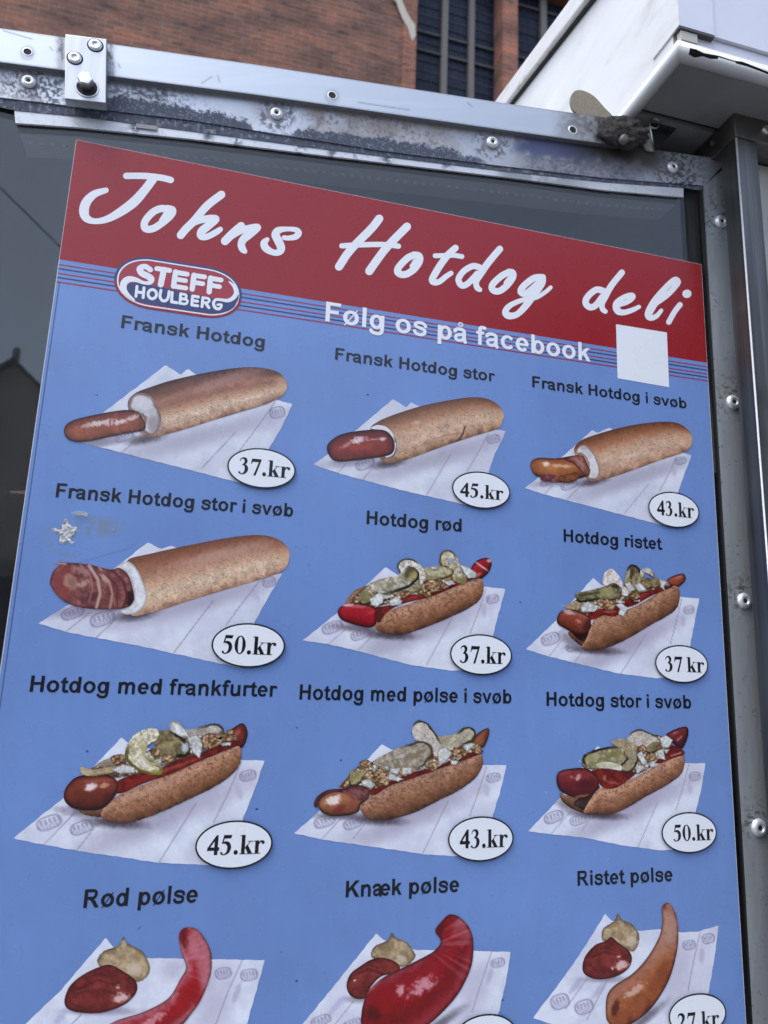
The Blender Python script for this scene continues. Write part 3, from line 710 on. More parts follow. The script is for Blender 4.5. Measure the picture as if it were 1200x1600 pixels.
# flat bar screwed over the rail
BT = [(-600, -45), (0, 44), (400, 101), (800, 163), (1000, 191)]; BB = [(-600, 20), (0, 97), (400, 148), (800, 205), (1000, 232)]
def bar_fn(x, y):
    n = len(x); c = np.tile(np.array([184, 189, 194.]), (n, 1)); d = np.full(n, .2); f1 = fbm(x, y, 5, 4, 11); f2 = fbm(x*.3, y*2, 22, 4, 12); f3 = fbm(x, y, 40, 3, 13)
    c, d = mixc(c, d, sstep(.45, .75, f2)*.25, (196, 200, 208), .25)
    c, d = mixc(c, d, sstep(840, 950, x+(f3-.5)*70)*(.6+.4*sstep(.4, .6, f1)), (88, 84, 84), .85)
    c, d = mixc(c, d, sstep(920, 960, x+(f1-.5)*40), (50, 46, 44), 1.0)
    for hx in (95, 172): c, d = mixc(c, d, np.exp(-((x-hx)/6)**2)*(.35+.5*sstep(.4, .6, f1)), (98, 98, 104), .85)
    for hx, hy in ((43, 81), (519, 149), (895, 203)):
        r = np.hypot(x-hx, y-hy-2); c, d = mixc(c, d, np.exp(-((r-9)/3.0)**2)*.45, (150, 152, 158), .7)
    e = (y-ln(x, BT))/(ln(x, BB)-ln(x, BT)); c, d = mixc(c, d, sstep(.94, 1.0, e)*.55+sstep(.05, 0, e)*.3, (90, 92, 100), .7)
    for (ax, ay, bx_, by) in ((315, 130, 331, 120), (185, 100, 188, 106), (78, 73, 82, 79), (5, 48, 50, 61), (560, 160, 640, 172), (340, 118, 343, 128), (730, 160, 737, 166), (630, 190, 700, 196)):
        a = np.array([ax, ay]); ab = np.array([bx_-ax, by-ay]); q = np.stack([x, y], 1); t = np.clip(((q-a)@ab)/(ab@ab), 0, 1)
        r = np.linalg.norm(q-a-t[:, None]*ab, axis=1); c, d = mixc(c, d, np.exp(-(r/1.0)**2)*.6, (120, 124, 132), .7)
    return c, d
metal_shape('flat_bar', [(-560, ln(-560, BT)), (0, 44), (400, 101), (800, 163), (960, 185.5), (962, 227), (800, 205), (400, 148), (0, 97), (-560, ln(-560, BB))], -.0065, .0062, bar_fn, win, 1.8)

def rad(px, py, r, y): return abs(P(px+r, py, y)[0]-P(px-r, py, y)[0])/2
rv = None
for k, (px, py, r) in enumerate(((45, 128, 12.5), (432, 178, 10.5), (769, 223, 9.5), (1051, 262, 8.5), (1126, 347, 9), (1145, 629, 10), (1162, 939, 10.5), (1185, 1293, 11.5))):
    c = P(px, py, -.0005); rr = rad(px, py, r, 0); b = MB()
    b.lathe(c, [(rr*1.0, 0), (rr, rr*.10), (rr*.93, rr*.26), (rr*.72, rr*.40), (rr*.52, rr*.46), (rr*.42, rr*.44), (rr*.40, rr*.30)], 28, 0)
    b.lathe((c[0], c[1]-rr*.30, c[2]), [(rr*.40, 0), (rr*.28, -.0002), (rr*.26, .0)], 20, 0)
    b.lathe((c[0], c[1]-rr*.31, c[2]), [(rr*.27, 0), (rr*.0, .0002)], 16, 1)
    b.build('rivet', [M_RIVET, M_DARK], win, smooth=True)
for px, py, r in ((43, 81, 6.5), (519, 149, 5.8), (895, 203, 5.2)):
    c = P(px, py, -.0065); rr = rad(px, py, r, -.0065); b = MB()
    b.lathe(c, [(rr*1.35, -.0001), (rr*1.25, .0004), (rr*1.02, .0005), (rr*.98, .0001)], 26, 0); b.lathe((c[0], c[1]-.00012, c[2]), [(rr, 0), (0, .00005)], 24, 1); b.build('screw_hole', [M_ALU if False else M_RIVET, M_DARK], win, smooth=False)

# clamp plate with its two screws and hex bolt
yb = -.017
pl = [P(*p, yb) for p in ((102, 53), (166.5, 61), (165.5, 161), (101, 154))]
b = MB(); b.prism([(p[0], p[2]) for p in pl], yb, -.0068); cl = b.build('clamp_plate', M_STEELX, win, bevel=.0006)
for px, py in ((149, 71), (117, 91)):
    c = P(px, py, yb); rr = rad(px, py, 13.5, yb); b = MB()
    b.lathe((c[0], c[1]-.0001, c[2]), [(rr, 0), (rr*.98, .0002), (rr*.8, .0002)], 28, 1)
    b.lathe((c[0], c[1]-.0003, c[2]), [(rr*.83, 0), (rr*.80, .0008), (rr*.62, .0016), (rr*.34, .0019), (rr*.31, .0012)], 28, 0); b.lathe((c[0], c[1]-.0014, c[2]), [(rr*.31, 0), (0, .0001)], 16, 1)
    b.build('clamp_screw', [M_RIVET, M_DARK], cl, smooth=True)
c = P(136, 137, yb); rr = rad(136, 137, 17, yb); b = MB()
b.lathe((c[0], c[1]-.0001, c[2]), [(rr*1.18, 0), (rr*1.12, .0006), (rr*1.0, .0006), (rr*.97, .0001)], 32, 0); b.lathe((c[0], c[1]-.0002, c[2]), [(rr*.97, 0), (0, .00005)], 32, 1); b.build('bolt_hole', [M_STEELX, M_DARK], cl)
c = P(135.5, 133.5, yb); b = MB(); rr = rad(136, 137, 12.8, yb)
b.lathe((c[0], c[1], c[2]), [(rr, 0), (rr, .0085), (rr*.90, .0098), (rr*.5, .0099), (0, .0099)], 6, 0); b.build('hex_bolt', M_BOLT, cl, bevel=.0003)

# soot and dirt caked on the end of the bar
b = MB(); rs = np.random.RandomState(5); V = []; n1, n2 = 60, 26
ctr = P(972, 208, -.008); tl = zl((0, 97), (800, 205), -.008)
sx = abs(P(1012, 208, -.008)[0]-P(936, 208, -.008)[0])/2; sz = abs(P(972, 186, -.008)[2]-P(972, 236, -.008)[2])/2
ang = math.atan((BB[-1][1]-BB[1][1])/1000*.6)
for i in range(n2+1):
    for j in range(n1):
        th = math.pi*i/n2; ph = 2*math.pi*j/n1; u = np.array([math.sin(th)*math.cos(ph), math.cos(th), math.sin(th)*math.sin(ph)])
        nn = float(fbm(np.array([u[0]*3+5+u[1]]), np.array([u[2]*3+9]), .55, 5, 3)[0]-.5)
        nf = float(fbm(np.array([u[0]*1.6+5+u[1]*.8]), np.array([u[2]*1.6+9+u[1]*.6]), .55, 3, 8)[0]-.5); nn = nn*.16+nf*.8; ex = 1+nn*.45; p = np.array([u[0]*sx*ex, -abs(u[1])*.006*(1+nn*2.2) if u[1] > 0 else .004, u[2]*sz*ex]); V.append((ctr[0]+p[0], -.010+p[1], ctr[2]+p[2]+p[0]*.105))
Fq = [(i*n1+j, i*n1+(j+1) % n1, (i+1)*n1+(j+1) % n1, (i+1)*n1+j) for i in range(n2) for j in range(n1)]
M_SOOT = mat('caked_grime', (.03, .026, .024), .95); n_ = noise(M_SOOT, 220, 6, .7); L(M_SOOT, ramp(M_SOOT, n_, [(.35, (.016, .014, .014)), (.55, (.05, .045, .042)), (.75, (.13, .12, .115))]), B(M_SOOT).inputs['Base Color']); bump(M_SOOT, n_, .9, .003)
obj('grime_lump', V, Fq, M_SOOT, win, smooth=True)
c = P(976, 217, -.019); b = MB(); b.lathe(c, [(.0055, -.004), (.0055, .001), (.004, .0024), (.002, .0026)], 18); b.build('grimy_bolt', mat('grimy_bolt', (.14, .13, .125), .6, .4), win, smooth=True)

# inner aluminium rail behind the glass, rows of dimples on its underside
ys, yd = .0018, .05
ITp = [(22, 170), (125, 180), (300, 203), (500, 229.5), (785, 258), (945, 283), (1068, 293)]; IBp = [(1068, 308), (945, 297), (785, 276), (500, 242), (300, 217), (125, 199), (24, 192)]
def inner_fn(x, y):
    n = len(x); c = np.tile(np.array([206, 210, 215.]), (n, 1)); d = np.full(n, .6); f1 = fbm(x, y, 5, 4, 31); f2 = fbm(x, y, 26, 4, 32)
    c, d = mixc(c, d, sstep(.6, .75, f1)*.25, (150, 152, 158), .8)
    c, d = mixc(c, d, sstep(760, 800, x)*sstep(960, 860, x)*sstep(.35, .62, f2+.1)*.75, (128, 134, 140), .9)
    for sx_, sy in ((470, 233), (520, 238), (560, 240), (605, 248), (697, 255), (210, 200), (325, 212), (370, 220)):
        r = np.hypot(x-sx_, (y-sy)*1.0); c, d = mixc(c, d, sstep(.42, .55, f1)*np.exp(-(r/7)**2), (84, 88, 96), .9)
    return c, d
o = metal_shape('inner_rail', ITp+IBp, ys, .0024, inner_fn, win, 1.7)
def filler_fn(x, y):
    n = len(x); c = np.tile(np.array([70, 77, 92.]), (n, 1)); d = np.full(n, 1.0); f1 = fbm(x, y, 4, 4, 51); f2 = fbm(x, y, 20, 3, 52)
    c, d = mixc(c, d, sstep(.55, .7, f2)*.5, (96, 100, 108), 1.0); c, d = mixc(c, d, sstep(.62, .70, f1)*.7, (150, 156, 166), .9); c, d = mixc(c, d, sstep(.36, .28, f1)*.6, (36, 38, 44), 1.0)
    return c, d
tops = [(x, ln(x, RB)+.4) for x in (-40, 22, 125, 300, 500, 785, 945, 1066, 1098)]; bots = [(1098, ln(1098, RB)+8), (1068, 293.5), (945, 284.5), (785, 267), (500, 232), (300, 205), (125, 182), (22, 172), (-40, ln(-40, RB)+12)]
metal_shape('slate_filler', tops+bots, .0012, .0004, filler_fn, win, 1.6)  # filler strip added to cover the dark, shaded underside of the rail
lo = [P(*p, ys) for p in IBp[::-1]]; b = MB(); b.add([(p[0], .0092, p[2]) for p in lo]+[(p[0], yd, p[2]) for p in lo], [(i, i+1, i+1+len(lo), i+len(lo)) for i in range(len(lo)-1)])
a0, a1 = lo[0], lo[-1]
for k in range(70):
    t = (k+.7)/71; x = a0[0]+(a1[0]-a0[0])*t; z = np.interp(x, [p[0] for p in lo], [p[2] for p in lo]); n = 10
    v = [(x+.0034*math.cos(6.2832*i/n)*s, (.0092+yd)/2+.0034*math.sin(6.2832*i/n)*s, z-h) for s, h in ((1, .0001), (.7, .0016)) for i in range(n)]+[(x, (.0092+yd)/2, z-.0021)]
    b.add(v, [(i, (i+1) % n, n+(i+1) % n, n+i) for i in range(n)]+[(n+i, n+(i+1) % n, 2*n) for i in range(n)])
b.build('dimpled_flange', mat('flange_paint', (.30, .305, .315), .3), win)
b = MB(); q = [P(*p, ys-.0016) for p in ((213, 193), (246, 197), (245, 203), (212, 199))]; b.prism([(p[0], p[2]) for p in q], ys-.0017, ys-.0002); b.build('label_stub', mat('stub_grey', (.3, .29, .29), .6), win)

# ---- a wire over the square, seen mirrored in the glass
def mirrored(px, py, dist):                       # the point the glass shows at a photo pixel
    r = ray(px, py); t = (.0046+D)/r[1]; g0 = np.array([r[0]*t, .0046, EYE+r[2]*t]); q = (-dist-.0046)/-r[1]
    return g0+np.array([r[0], -r[1], r[2]])*q
wp = [mirrored(-260, 40, 12), mirrored(0, 293, 12), mirrored(50, 342, 12), mirrored(96, 388, 12), mirrored(420, 720, 12)]
b = MB(); b.tube(wp, .014, 8); tag(b.build('overhead_wire', M_RUBBER, None), 'thin dark wire hanging over the square, mirrored in the glass left of the menu board', 'wire')

# ---- canopy
M_WPAINT = mat('white_painted_sheet', (.78, .79, .79), .42); n_ = noise(M_WPAINT, 7, 6, .6, stretch=(1, 1, 3)); L(M_WPAINT, ramp(M_WPAINT, n_, [(.28, (.58, .58, .56)), (.42, (.74, .75, .74)), (.7, (.82, .83, .83))]), B(M_WPAINT).inputs['Base Color'])
M_FRONT = mat('pale_blue_white_sheet', (.70, .72, .80), .4)
n_ = noise(M_FRONT, 9, 5); L(M_FRONT, ramp(M_FRONT, n_, [(.3, (.64, .66, .75)), (.7, (.72, .74, .82))]), B(M_FRONT).inputs['Base Color'])
M_SOFFIT = mat('soffit_shade_grey', (.20, .205, .21), .6); n_ = noise(M_SOFFIT, 12, 5); L(M_SOFFIT, ramp(M_SOFFIT, n_, [(.3, (.17, .175, .18)), (.7, (.23, .235, .24))]), B(M_SOFFIT).inputs['Base Color'])  # dirty white underside, its shade put into the grey base colour
M_TRIM = mat('weathered_white_trim', (.72, .72, .70), .5); n_ = noise(M_TRIM, 60, 6, .7, stretch=(1, .2, 1)); L(M_TRIM, ramp(M_TRIM, n_, [(.28, (.25, .24, .22)), (.4, (.66, .66, .64)), (.7, (.78, .78, .77))]), B(M_TRIM).inputs['Base Color'])
M_ALUM = mat('dull_aluminium_edge', (.46, .47, .47), .5, .3)
XC = P(985, 187)[0]; ZS = EYE+.655; YFr = -.0945
cp = thing('kiosk_canopy', 'white kiosk roof canopy with rolled metal lower edge and soffit toned grey for shade, top right', 'canopy', (XC+.8, .5, ZS))
p1, p0 = onX(800, 160, XC), onX(925, 0, XC)
sl_ = (p1[2]-p0[2])/(p1[1]-p0[1]); roofz = lambda y: p0[2]+sl_*(y-p0[1])
ZL = onX(1062, 42, XC)[2]
XR, YR = 2.6, 1.9
def xprism(b, poly, x0, x1):     # poly (y,z)
    n = len(poly); b.add([(x0, y, z) for y, z in poly]+[(x1, y, z) for y, z in poly], [tuple(range(n)), tuple(range(2*n-1, n-1, -1))]+[(i, i+n, (i+1) % n+n, (i+1) % n) for i in range(n)])
b = MB(); xprism(b, [(YFr+.012, ZS+.02), (YR, ZS+.02), (YR, roofz(YR)), (YFr+.012, roofz(YFr))], XC, XC+.012); b.build('side_panel', M_WPAINT, cp)
b = MB(); b.box(XC+.0125, XR, YFr, YFr+.011, ZL+.001, roofz(YFr)); b.build('front_panel', M_FRONT, cp)
b = MB(); tz = .030; xprism(b, [(YFr-.02, roofz(YFr-.02)-.004), (YR, roofz(YR)-.004), (YR, roofz(YR)+tz), (YFr-.02, roofz(YFr-.02)+tz)], XC-.012, XR); b.build('roof_edge', M_TRIM, cp, bevel=.002)
b = MB(); xprism(b, [(YFr-.01, roofz(YFr-.01)-.010), (YR, roofz(YR)-.010), (YR, roofz(YR)-.0045), (YFr-.01, roofz(YFr-.01)-.0045)], XC-.005, XC-.0005); b.build('roof_seam', M_DARK, cp)
# wrap-around corner cap
yq = onX(1022, 89, XC)[1]
b = MB(); b.box(XC-.0022, XC-.0002, YFr-.002, yq, ZL, roofz(YFr)-.014); b.build('corner_cap', M_WPAINT, cp)
xw = onZ(1114, 58, ZL)[0]
b = MB(); b.box(XC+.0001, xw, YFr-.0022, YFr-.0003, ZL, roofz(YFr)-.014); b.build('cap_front', M_FRONT, cp)
b = MB(); b.box(XC-.002, xw, YFr-.0021, YFr+.004, ZL-.0035, ZL-.0003); b.build('cap_lip', mat('cap_lip_dark', (.06, .06, .06), .6), cp)
b = MB(); b.box(XC+.001, XC+.022, YFr-.0005, YFr+.006, ZL-.016, ZL-.004); b.build('packing_block', mat('packing', (.5, .47, .42), .8), cp)
b = MB(); b.box(XC+.013, XR, YFr+.004, YFr+.012, ZS+.021, ZL); b.build('inner_front_panel', M_FRONT, cp)
# rolled lower edge, mitred at the corner: quarter-round section swept along the side and the front
sec = [(.004, .022), (.001, .0215), (-.0025, .019), (-.0048, .014), (-.0054, .008), (-.0045, .002), (-.002, -.0018), (.0015, -.003), (.0052, -.003), (.0052, .0)]   # outward offset, height
yA = YFr-.0; V = []; path = [(XC, YR), (XC, YFr+.003), (XR, YFr+.003)]
for o_, h in sec: V.append((XC+o_, YR, ZS+h))
for o_, h in sec: V.append((XC+o_, YFr+.003+o_, ZS+h))
for o_, h in sec: V.append((XR, YFr+.003+o_, ZS+h))
n = len(sec); Fq = [(s*n+i, s*n+i+1, (s+1)*n+i+1, (s+1)*n+i) for s in range(2) for i in range(n-1)]
obj('rolled_edge', V, Fq, M_ALUM, cp, smooth=True)
yg1 = onZ(1010, 172, ZS)[1]
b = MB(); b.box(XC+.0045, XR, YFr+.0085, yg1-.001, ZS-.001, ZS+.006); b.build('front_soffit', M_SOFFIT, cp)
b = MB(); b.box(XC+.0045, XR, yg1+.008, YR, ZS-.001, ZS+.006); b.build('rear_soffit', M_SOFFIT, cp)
b = MB(); b.box(XC+.0125, XR, yg1-.02, yg1+.02, ZS+.0065, ZS+.012); b.build('gap_shade_sheet', M_DARK, cp)  # black sheet above the slot paints in the shade inside it
# bare black patches where the soffit paint has come away
bl = [[(1078, 75), (1088, 77), (1100, 83), (1123, 87), (1122, 92), (1110, 92), (1098, 88), (1085, 90), (1076, 85)], [(1148, 95), (1160, 96), (1180, 104), (1200, 112), (1230, 124), (1228, 128), (1195, 114), (1168, 104), (1150, 99)], [(1123, 87), (1148, 95), (1149, 97), (1123, 89.5)]]
b = MB()
for q in bl:
    r_ = [onZ(x, y, ZS-.0012) for x, y in q]; b.add([(p[0], p[1], ZS-.0013) for p in r_], [tuple(range(len(r_)))])
b.build('peeled_patch', M_DARK, cp)

# ---- corner post and header
pst = thing('corner_post', 'brushed steel corner post under the canopy, right of the riveted window frame', 'post', (.59, -.03, 0))
e = onZ(1147, 175, ZS); XP, YP = e[0], e[1]
XW = XP+.030
b = MB(); b.box(XP, XW, YP, YP+.026, .03, ZS-.034); b.build('post', brushed('dull_post_steel', (.15, .15, .145), .42, (1, 1, .02), .4), pst, bevel=.0016)
M_STEELD = brushed('dull_dark_steel', (.20, .19, .175), .45, (.05, 1, 1), .15)
b = MB(); b.box(XP-.0006, 1.3, YP-.0006, .045, ZS-.0335, ZS-.0012); b.build('header', M_STEELD, pst, bevel=.001)
M_PANEL = mat('dirty_white_panel', (.5, .49, .47), .5); n_ = noise(M_PANEL, 18, 6, .65, stretch=(1, 1, .3)); L(M_PANEL, ramp(M_PANEL, n_, [(.3, (.34, .33, .31)), (.7, (.56, .55, .53))]), B(M_PANEL).inputs['Base Color'])
b = MB(); b.box(XW+.004, 1.28, -.012, -.004, 1.98, ZS-.036); b.build('upper_panel', M_PANEL, pst)
b = MB(); b.box(XW+.002, 1.28, -.018, -.006, .03, 1.978); b.build('side_panel', M_STEEL, pst)
b = MB(); b.box(XO+.001, XW+.001, .006, .016, .03, ZS-.036); b.build('rear_closer', M_DARK, pst)
for q in ((1196, 204),):
    c = P(*q, YP-.0006); b = MB(); b.lathe(c, [(.006, 0), (.006, .003), (.004, .004), (.002, .004)], 18); b.build('header_bolt', M_BOLT, pst, smooth=True)
b = MB(); b.tube([(XP-.0002, YP-.0002, 1.98), (XP-.0002, YP-.0002, ZS-.036)], .0011, 8); b.tube([(XP-.0002, YP-.0002, .05), (XP-.0002, YP-.0002, 1.98)], .0011, 8); b.build('edge_glint', M_RIVET, pst, smooth=True)  # bright tubes added for the highlight along the post's front edge
c = onX(1113, 224, XP); b = MB(); b.tube([(c[0]+.001, c[1], c[2]), (c[0]-.004, c[1], c[2])], .0055, 16); b.build('header_bolt', mat('dark_bolt', (.05, .05, .05), .5, .5), pst, smooth=True)

# ---- small hinge plate behind the rail
hg = thing('hinge_plate', 'small dark hinge plate with a curled metal rod, hanging behind the rail under the soffit', 'hinge', tuple(P(1020, 236, -.004)))
q = [P(*p, -.001) for p in ((1018, 192), (1062, 196), (1024, 236), (1021, 236))]; b = MB(); b.prism([(p[0], p[2]) for p in q], -.001, .001); b.build('plate', mat('dark_plate', (.02, .025, .028), .2), hg)
q = [P(*p, -.004) for p in ((1002, 205), (1004, 200), (1015, 198), (1021, 236), (1011, 234), (1005, 222))]; b = MB(); b.prism([(p[0], p[2]) for p in q], -.004, -.002); b.build('cream_shim', mat('cream_shim', (.36, .34, .29), .8), hg)
pts = [P(*p, -.006) for p in ((1022.5, 236), (1019, 215), (1015.5, 195))]+[P(1023+7.5*math.cos(math.radians(a)), 193-7.5*math.sin(math.radians(a)), -.006) for a in range(190, -150, -20)]
b = MB(); b.tube(pts, .0011, 8); b.build('rod', M_BOLT, hg, smooth=True)

# ---- rounded fibreboard tab
tp = Pic(800, 0, 3.0, 1).px([(480, 556), (430, 500), (395, 460), (360, 435), (320, 422), (290, 430), (275, 460), (278, 498), (298, 527), (335, 545), (360, 575), (460, 590)])
tp = spline(tp); q = P(tp[:, 0], tp[:, 1], .004); b = MB(); b.prism([(p[0], p[2]) for p in q][::-1] if False else [(p[0], p[2]) for p in q], .004, .0065)
M_FIBRE = mat('fibreboard', (.27, .235, .17), .85); tcf = noise(M_FIBRE, 600, 2, .5); L(M_FIBRE, ramp(M_FIBRE, tcf, [(.3, (.22, .19, .135)), (.7, (.31, .27, .20))]), B(M_FIBRE).inputs['Base Color'])
tag(b.build('fibreboard_tab', M_FIBRE, None), 'beige rounded fibreboard tab sticking up behind the rail beside the white canopy', 'tab')
# ================================================================== THE MENU BOARD
bd = thing('menu_board', 'large blue hot dog menu board with red script banner, fixed to the kiosk window', 'menu board', (.196, 0, EYE-.385))
def quad(z0, z1, dx=0.0):
    t = lambda z: (.4727+EYE-z)/.81
    return [(-.1534-.0011*t(z1)+dx, z1), (.5466-.0017*t(z1)-dx, z1), (.5466-.0017*t(z0)-dx, z0), (-.1534-.0011*t(z0)+dx, z0)]
ZTOP, ZBOT = EYE+.4727, EYE-.385
b = MB(); b.prism(quad(ZBOT, ZTOP), 0, .0042); b.build('backing', M_EDGE, bd)
def pxq(q): return np.array([px_of(x, z) for x, z in q])
ZBAN = (P(92, 405)[2]+P(1104, 567)[2])/2
BLUE = np.array([.152, .258, .535])
def field_col(x, y):
    n = fbm(x, y, 130, 4, 3)-.5; n2 = fbm(x*2.2, y*.35, 22, 3, 5)-.5
    return BLUE*(1+n*.2+n2*.07)[:, None]
q, f = grid_fill(pxq(quad(ZBOT+.0005, ZBAN, .0006)), 7.0)
fld = obj('blue_field', P(q[:, 0], q[:, 1], -LAYER), f, M_PRINT, bd, field_col(q[:, 0], q[:, 1]))
v, fc = union([quad(ZBAN, ZTOP-.0004, .0004)])
obj('red_banner', [(a, -LAYER*1, c) for a, c in v], fc, M_RED, bd)
# thin dark cut line down the left edge, five printed stripes under the banner
b = MB(); zc = ZBAN-.012
a0, a1 = P(88, 440), P(5, 1030); b.prism([(a0[0]+.0023, a0[2]), (a0[0]+.0031, a0[2]), (a1[0]+.0031, ZBOT+.002), (a1[0]+.0023, ZBOT+.002)][::-1], -LAYER*2, -LAYER*1.5)
b.build('cut_line', mat('cut_line_grey', tuple(BLUE*.35), .5), bd)
zb0 = P(160, 413.6)[2]
for dy, wd, m in ((8, 1.9, M_STRIPER), (14.4, 2.2, M_NAVY), (21.8, 1.9, M_STRIPER), (28.2, 2.2, M_NAVY), (35.2, 2.2, M_STRIPER)):
    zz = P(160, 413.6+dy)[2]-zb0+ZBAN; h = (P(160, 420)[2]-P(160, 420+wd)[2])/2
    ql = quad(zz-h, zz+h, .0006); obj('stripe', [(x, -LAYER*2, z) for x, z in ql], [(3, 2, 1, 0)], m, bd)

# ---- title, brush script
def T(ox, oy, pts, wpx=None): return [(ox+p[0]/6, oy+p[1]/6, (p[2] if len(p) > 2 else wpx)/6) for p in pts]
sc = []
def s_(o, pts, w=None, sm=True): sc.append((T(o[0], o[1], pts, w), 1, sm))
o1, o2, o3, o4, o5 = (110, 250), (290, 280), (510, 320), (690, 360), (900, 400)
s_(o1, [(523, 149), (700, 150), (850, 166), (942, 188)], 60)
s_(o1, [(775, 178, 80), (690, 290, 84), (600, 390, 92), (480, 480, 84), (350, 552, 66), (230, 575, 54), (150, 545, 74), (127, 480, 92), (150, 395, 88), (225, 320, 72), (333, 284, 52)])
s_(o1, [(905, 465), (850, 455), (770, 492), (700, 575), (700, 640), (770, 645), (860, 590), (940, 520), (958, 470), (905, 455)], 68); s_(o1, [(900, 510), (862, 568)], 62)
s_(o2, [(335, 145), (200, 250), (80, 390), (0, 470), (-45, 525)], 75)
s_(o2, [(-40, 520, 60), (60, 420, 56), (170, 376, 66), (282, 372, 70), (220, 430, 76), (150, 490, 78), (145, 535, 66), (200, 540, 58), (280, 500, 58), (325, 470, 50)])
s_(o2, [(520, 440), (440, 510), (370, 580)], 78)
s_(o2, [(400, 560, 50), (500, 492, 60), (600, 458, 64), (676, 452, 64), (600, 515, 78), (545, 560, 76), (522, 610, 70), (535, 655, 66), (557, 678, 44)])
s_(o2, [(765, 565, 42), (735, 600, 68), (755, 650, 70), (825, 688, 56), (880, 680, 66), (895, 640, 76), (865, 570, 78), (842, 520, 76), (870, 480, 66), (950, 467, 44), (1035, 475, 50), (1060, 505, 60), (1030, 540, 58), (960, 552, 46), (925, 548, 46)])
s_(o3, [(495, 130), (420, 225), (280, 365), (200, 455), (150, 530), (118, 580)], 77)
s_(o3, [(755, 205), (640, 320), (540, 430), (455, 545), (402, 622)], 77)
s_(o3, [(145, 385), (300, 376), (500, 372), (600, 378), (675, 388)], 50)
s_(o3, [(830, 470), (760, 500), (675, 590), (675, 640), (740, 653), (820, 605), (872, 530), (868, 480), (820, 470)], 66); s_(o3, [(835, 530), (805, 575)], 50)
s_(o4, [(130, 165, 62), (60, 230, 66), (-5, 315, 66), (-55, 395, 66), (-88, 460, 64), (-70, 487, 58), (-20, 480, 54), (45, 430, 50), (88, 402, 48)])
s_(o4, [(-60, 238), (20, 236), (110, 234), (190, 245)], 46)
s_(o4, [(352, 345), (290, 335), (205, 385), (158, 460), (190, 517), (250, 495), (335, 405)], 58)
s_(o4, [(545, 175, 64), (440, 300, 66), (370, 400, 66), (325, 480, 56), (332, 535, 54), (358, 556, 46)])
s_(o4, [(640, 390), (565, 425), (480, 505), (478, 555), (535, 570), (610, 520), (668, 440), (665, 397), (630, 390)], 62); s_(o4, [(640, 450), (605, 492)], 48)
s_(o4, [(945, 440), (865, 448), (770, 520), (742, 575), (790, 592), (870, 530), (940, 465)], 62)
s_(o4, [(948, 440, 60), (940, 500, 62), (860, 600, 78), (790, 705, 66), (705, 788, 58), (630, 800, 66), (598, 765, 62), (640, 705, 52), (760, 652, 44), (880, 632, 40), (970, 580, 40), (1022, 535, 38)])
s_(o5, [(262, 330), (190, 316), (110, 380), (90, 440), (130, 480), (185, 462), (245, 385)], 60)
s_(o5, [(430, 155, 58), (330, 280, 60), (270, 390, 60), (243, 450, 54), (250, 500, 50), (275, 520, 44)])
s_(o5, [(415, 455, 44), (480, 430, 50), (532, 385, 54), (512, 366, 46), (440, 392, 50), (380, 450, 66), (388, 510, 66), (440, 530, 54), (520, 510, 48), (590, 477, 40)])
s_(o5, [(755, 443, 44), (850, 370, 52), (935, 280, 54), (957, 238, 52), (920, 225, 54), (830, 310, 58), (740, 430, 78), (680, 540, 72), (700, 580, 56), (755, 562, 46), (800, 510, 36)])
s_(o5, [(975, 457), (920, 530), (870, 620)], 51); s_(o5, [(1036, 355), (1044, 354)], 78, False)
for k0, k1 in ((0, 9), (9, 22), (22, 28)): strokes_obj('script_word', sc[k0:k1], M_WHITE, bd, 3)

# ---- sausage maker's oval emblem
lc = lambda x, y: (160+x/5, 390+y/5)
cl_ = (P(177.6, 442)+P(378, 462))/2; hx = abs(P(378, 462)[0]-P(177.6, 442)[0])/2; hz = abs(P(278, 409)[2]-P(278, 490)[2])/2
zc_ = (P(278, 409)[2]+P(278, 490)[2])/2; xc_ = cl_[0]
def oval(s_in, n=40):
    a, h = hx-s_in, hz-s_in; e = 1.35*h; out = []
    for k in range(n):
        t = 2*math.pi*k/n; c_, s2 = math.cos(t), math.sin(t)
        out.append((xc_+math.copysign(a-e, c_)+e*math.copysign(abs(c_)**.9, c_), zc_+h*math.copysign(abs(s2)**.95, s2)))
    return out
def zmesh(name, polys, m, parent, layer):
    v, f = union(polys); return obj(name, [(a, -LAYER*layer, c) for a, c in v], f, m, parent)
em = zmesh('oval_emblem', [oval(0)], M_NAVY, bd, 3)
zmid = P(278, 452)[2]
low = [p for p in oval(0, 120) if p[1] < zmid-(.0) + (xc_-p[0])*.0]
zmesh('red_border', [low], M_RED, em, 3.5)
zmesh('white_ring', [oval(.0024)], M_BADGE, em, 4); M_LRED = printed('emblem_red_ink', (.36, .03, .045))
zmesh('red_ground', [oval(.0038)], M_LRED, em, 4.5)
nv = [lc(*p) for p in [(188, 310), (195, 275), (225, 258), (300, 265), (500, 300), (700, 345), (860, 378), (905, 392), (980, 402), (1040, 385), (1066, 350), (1062, 390), (1030, 450), (985, 480), (930, 495), (850, 500), (720, 485), (560, 460), (400, 432), (300, 415), (240, 390), (205, 350)]]
flat('navy_ground', nv, M_NAVY, em, 5)
ls = []
def l_(pts, w=None, sm=True): ls.append(([(160+p[0]/5, 390+p[1]/5, (p[2] if len(p) > 2 else w)/5) for p in pts], 1, sm))
l_([(375, 158, 40), (335, 132, 42), (292, 148, 48), (305, 182, 50), (350, 205, 50), (382, 230, 50), (370, 258, 34), (320, 258, 26), (260, 235, 36), (205, 232, 50), (168, 262, 54), (165, 310, 50), (195, 352, 34), (250, 395, 12)])
l_([(425, 148), (525, 163)], 38, False); l_([(480, 158), (456, 272)], 48, False)
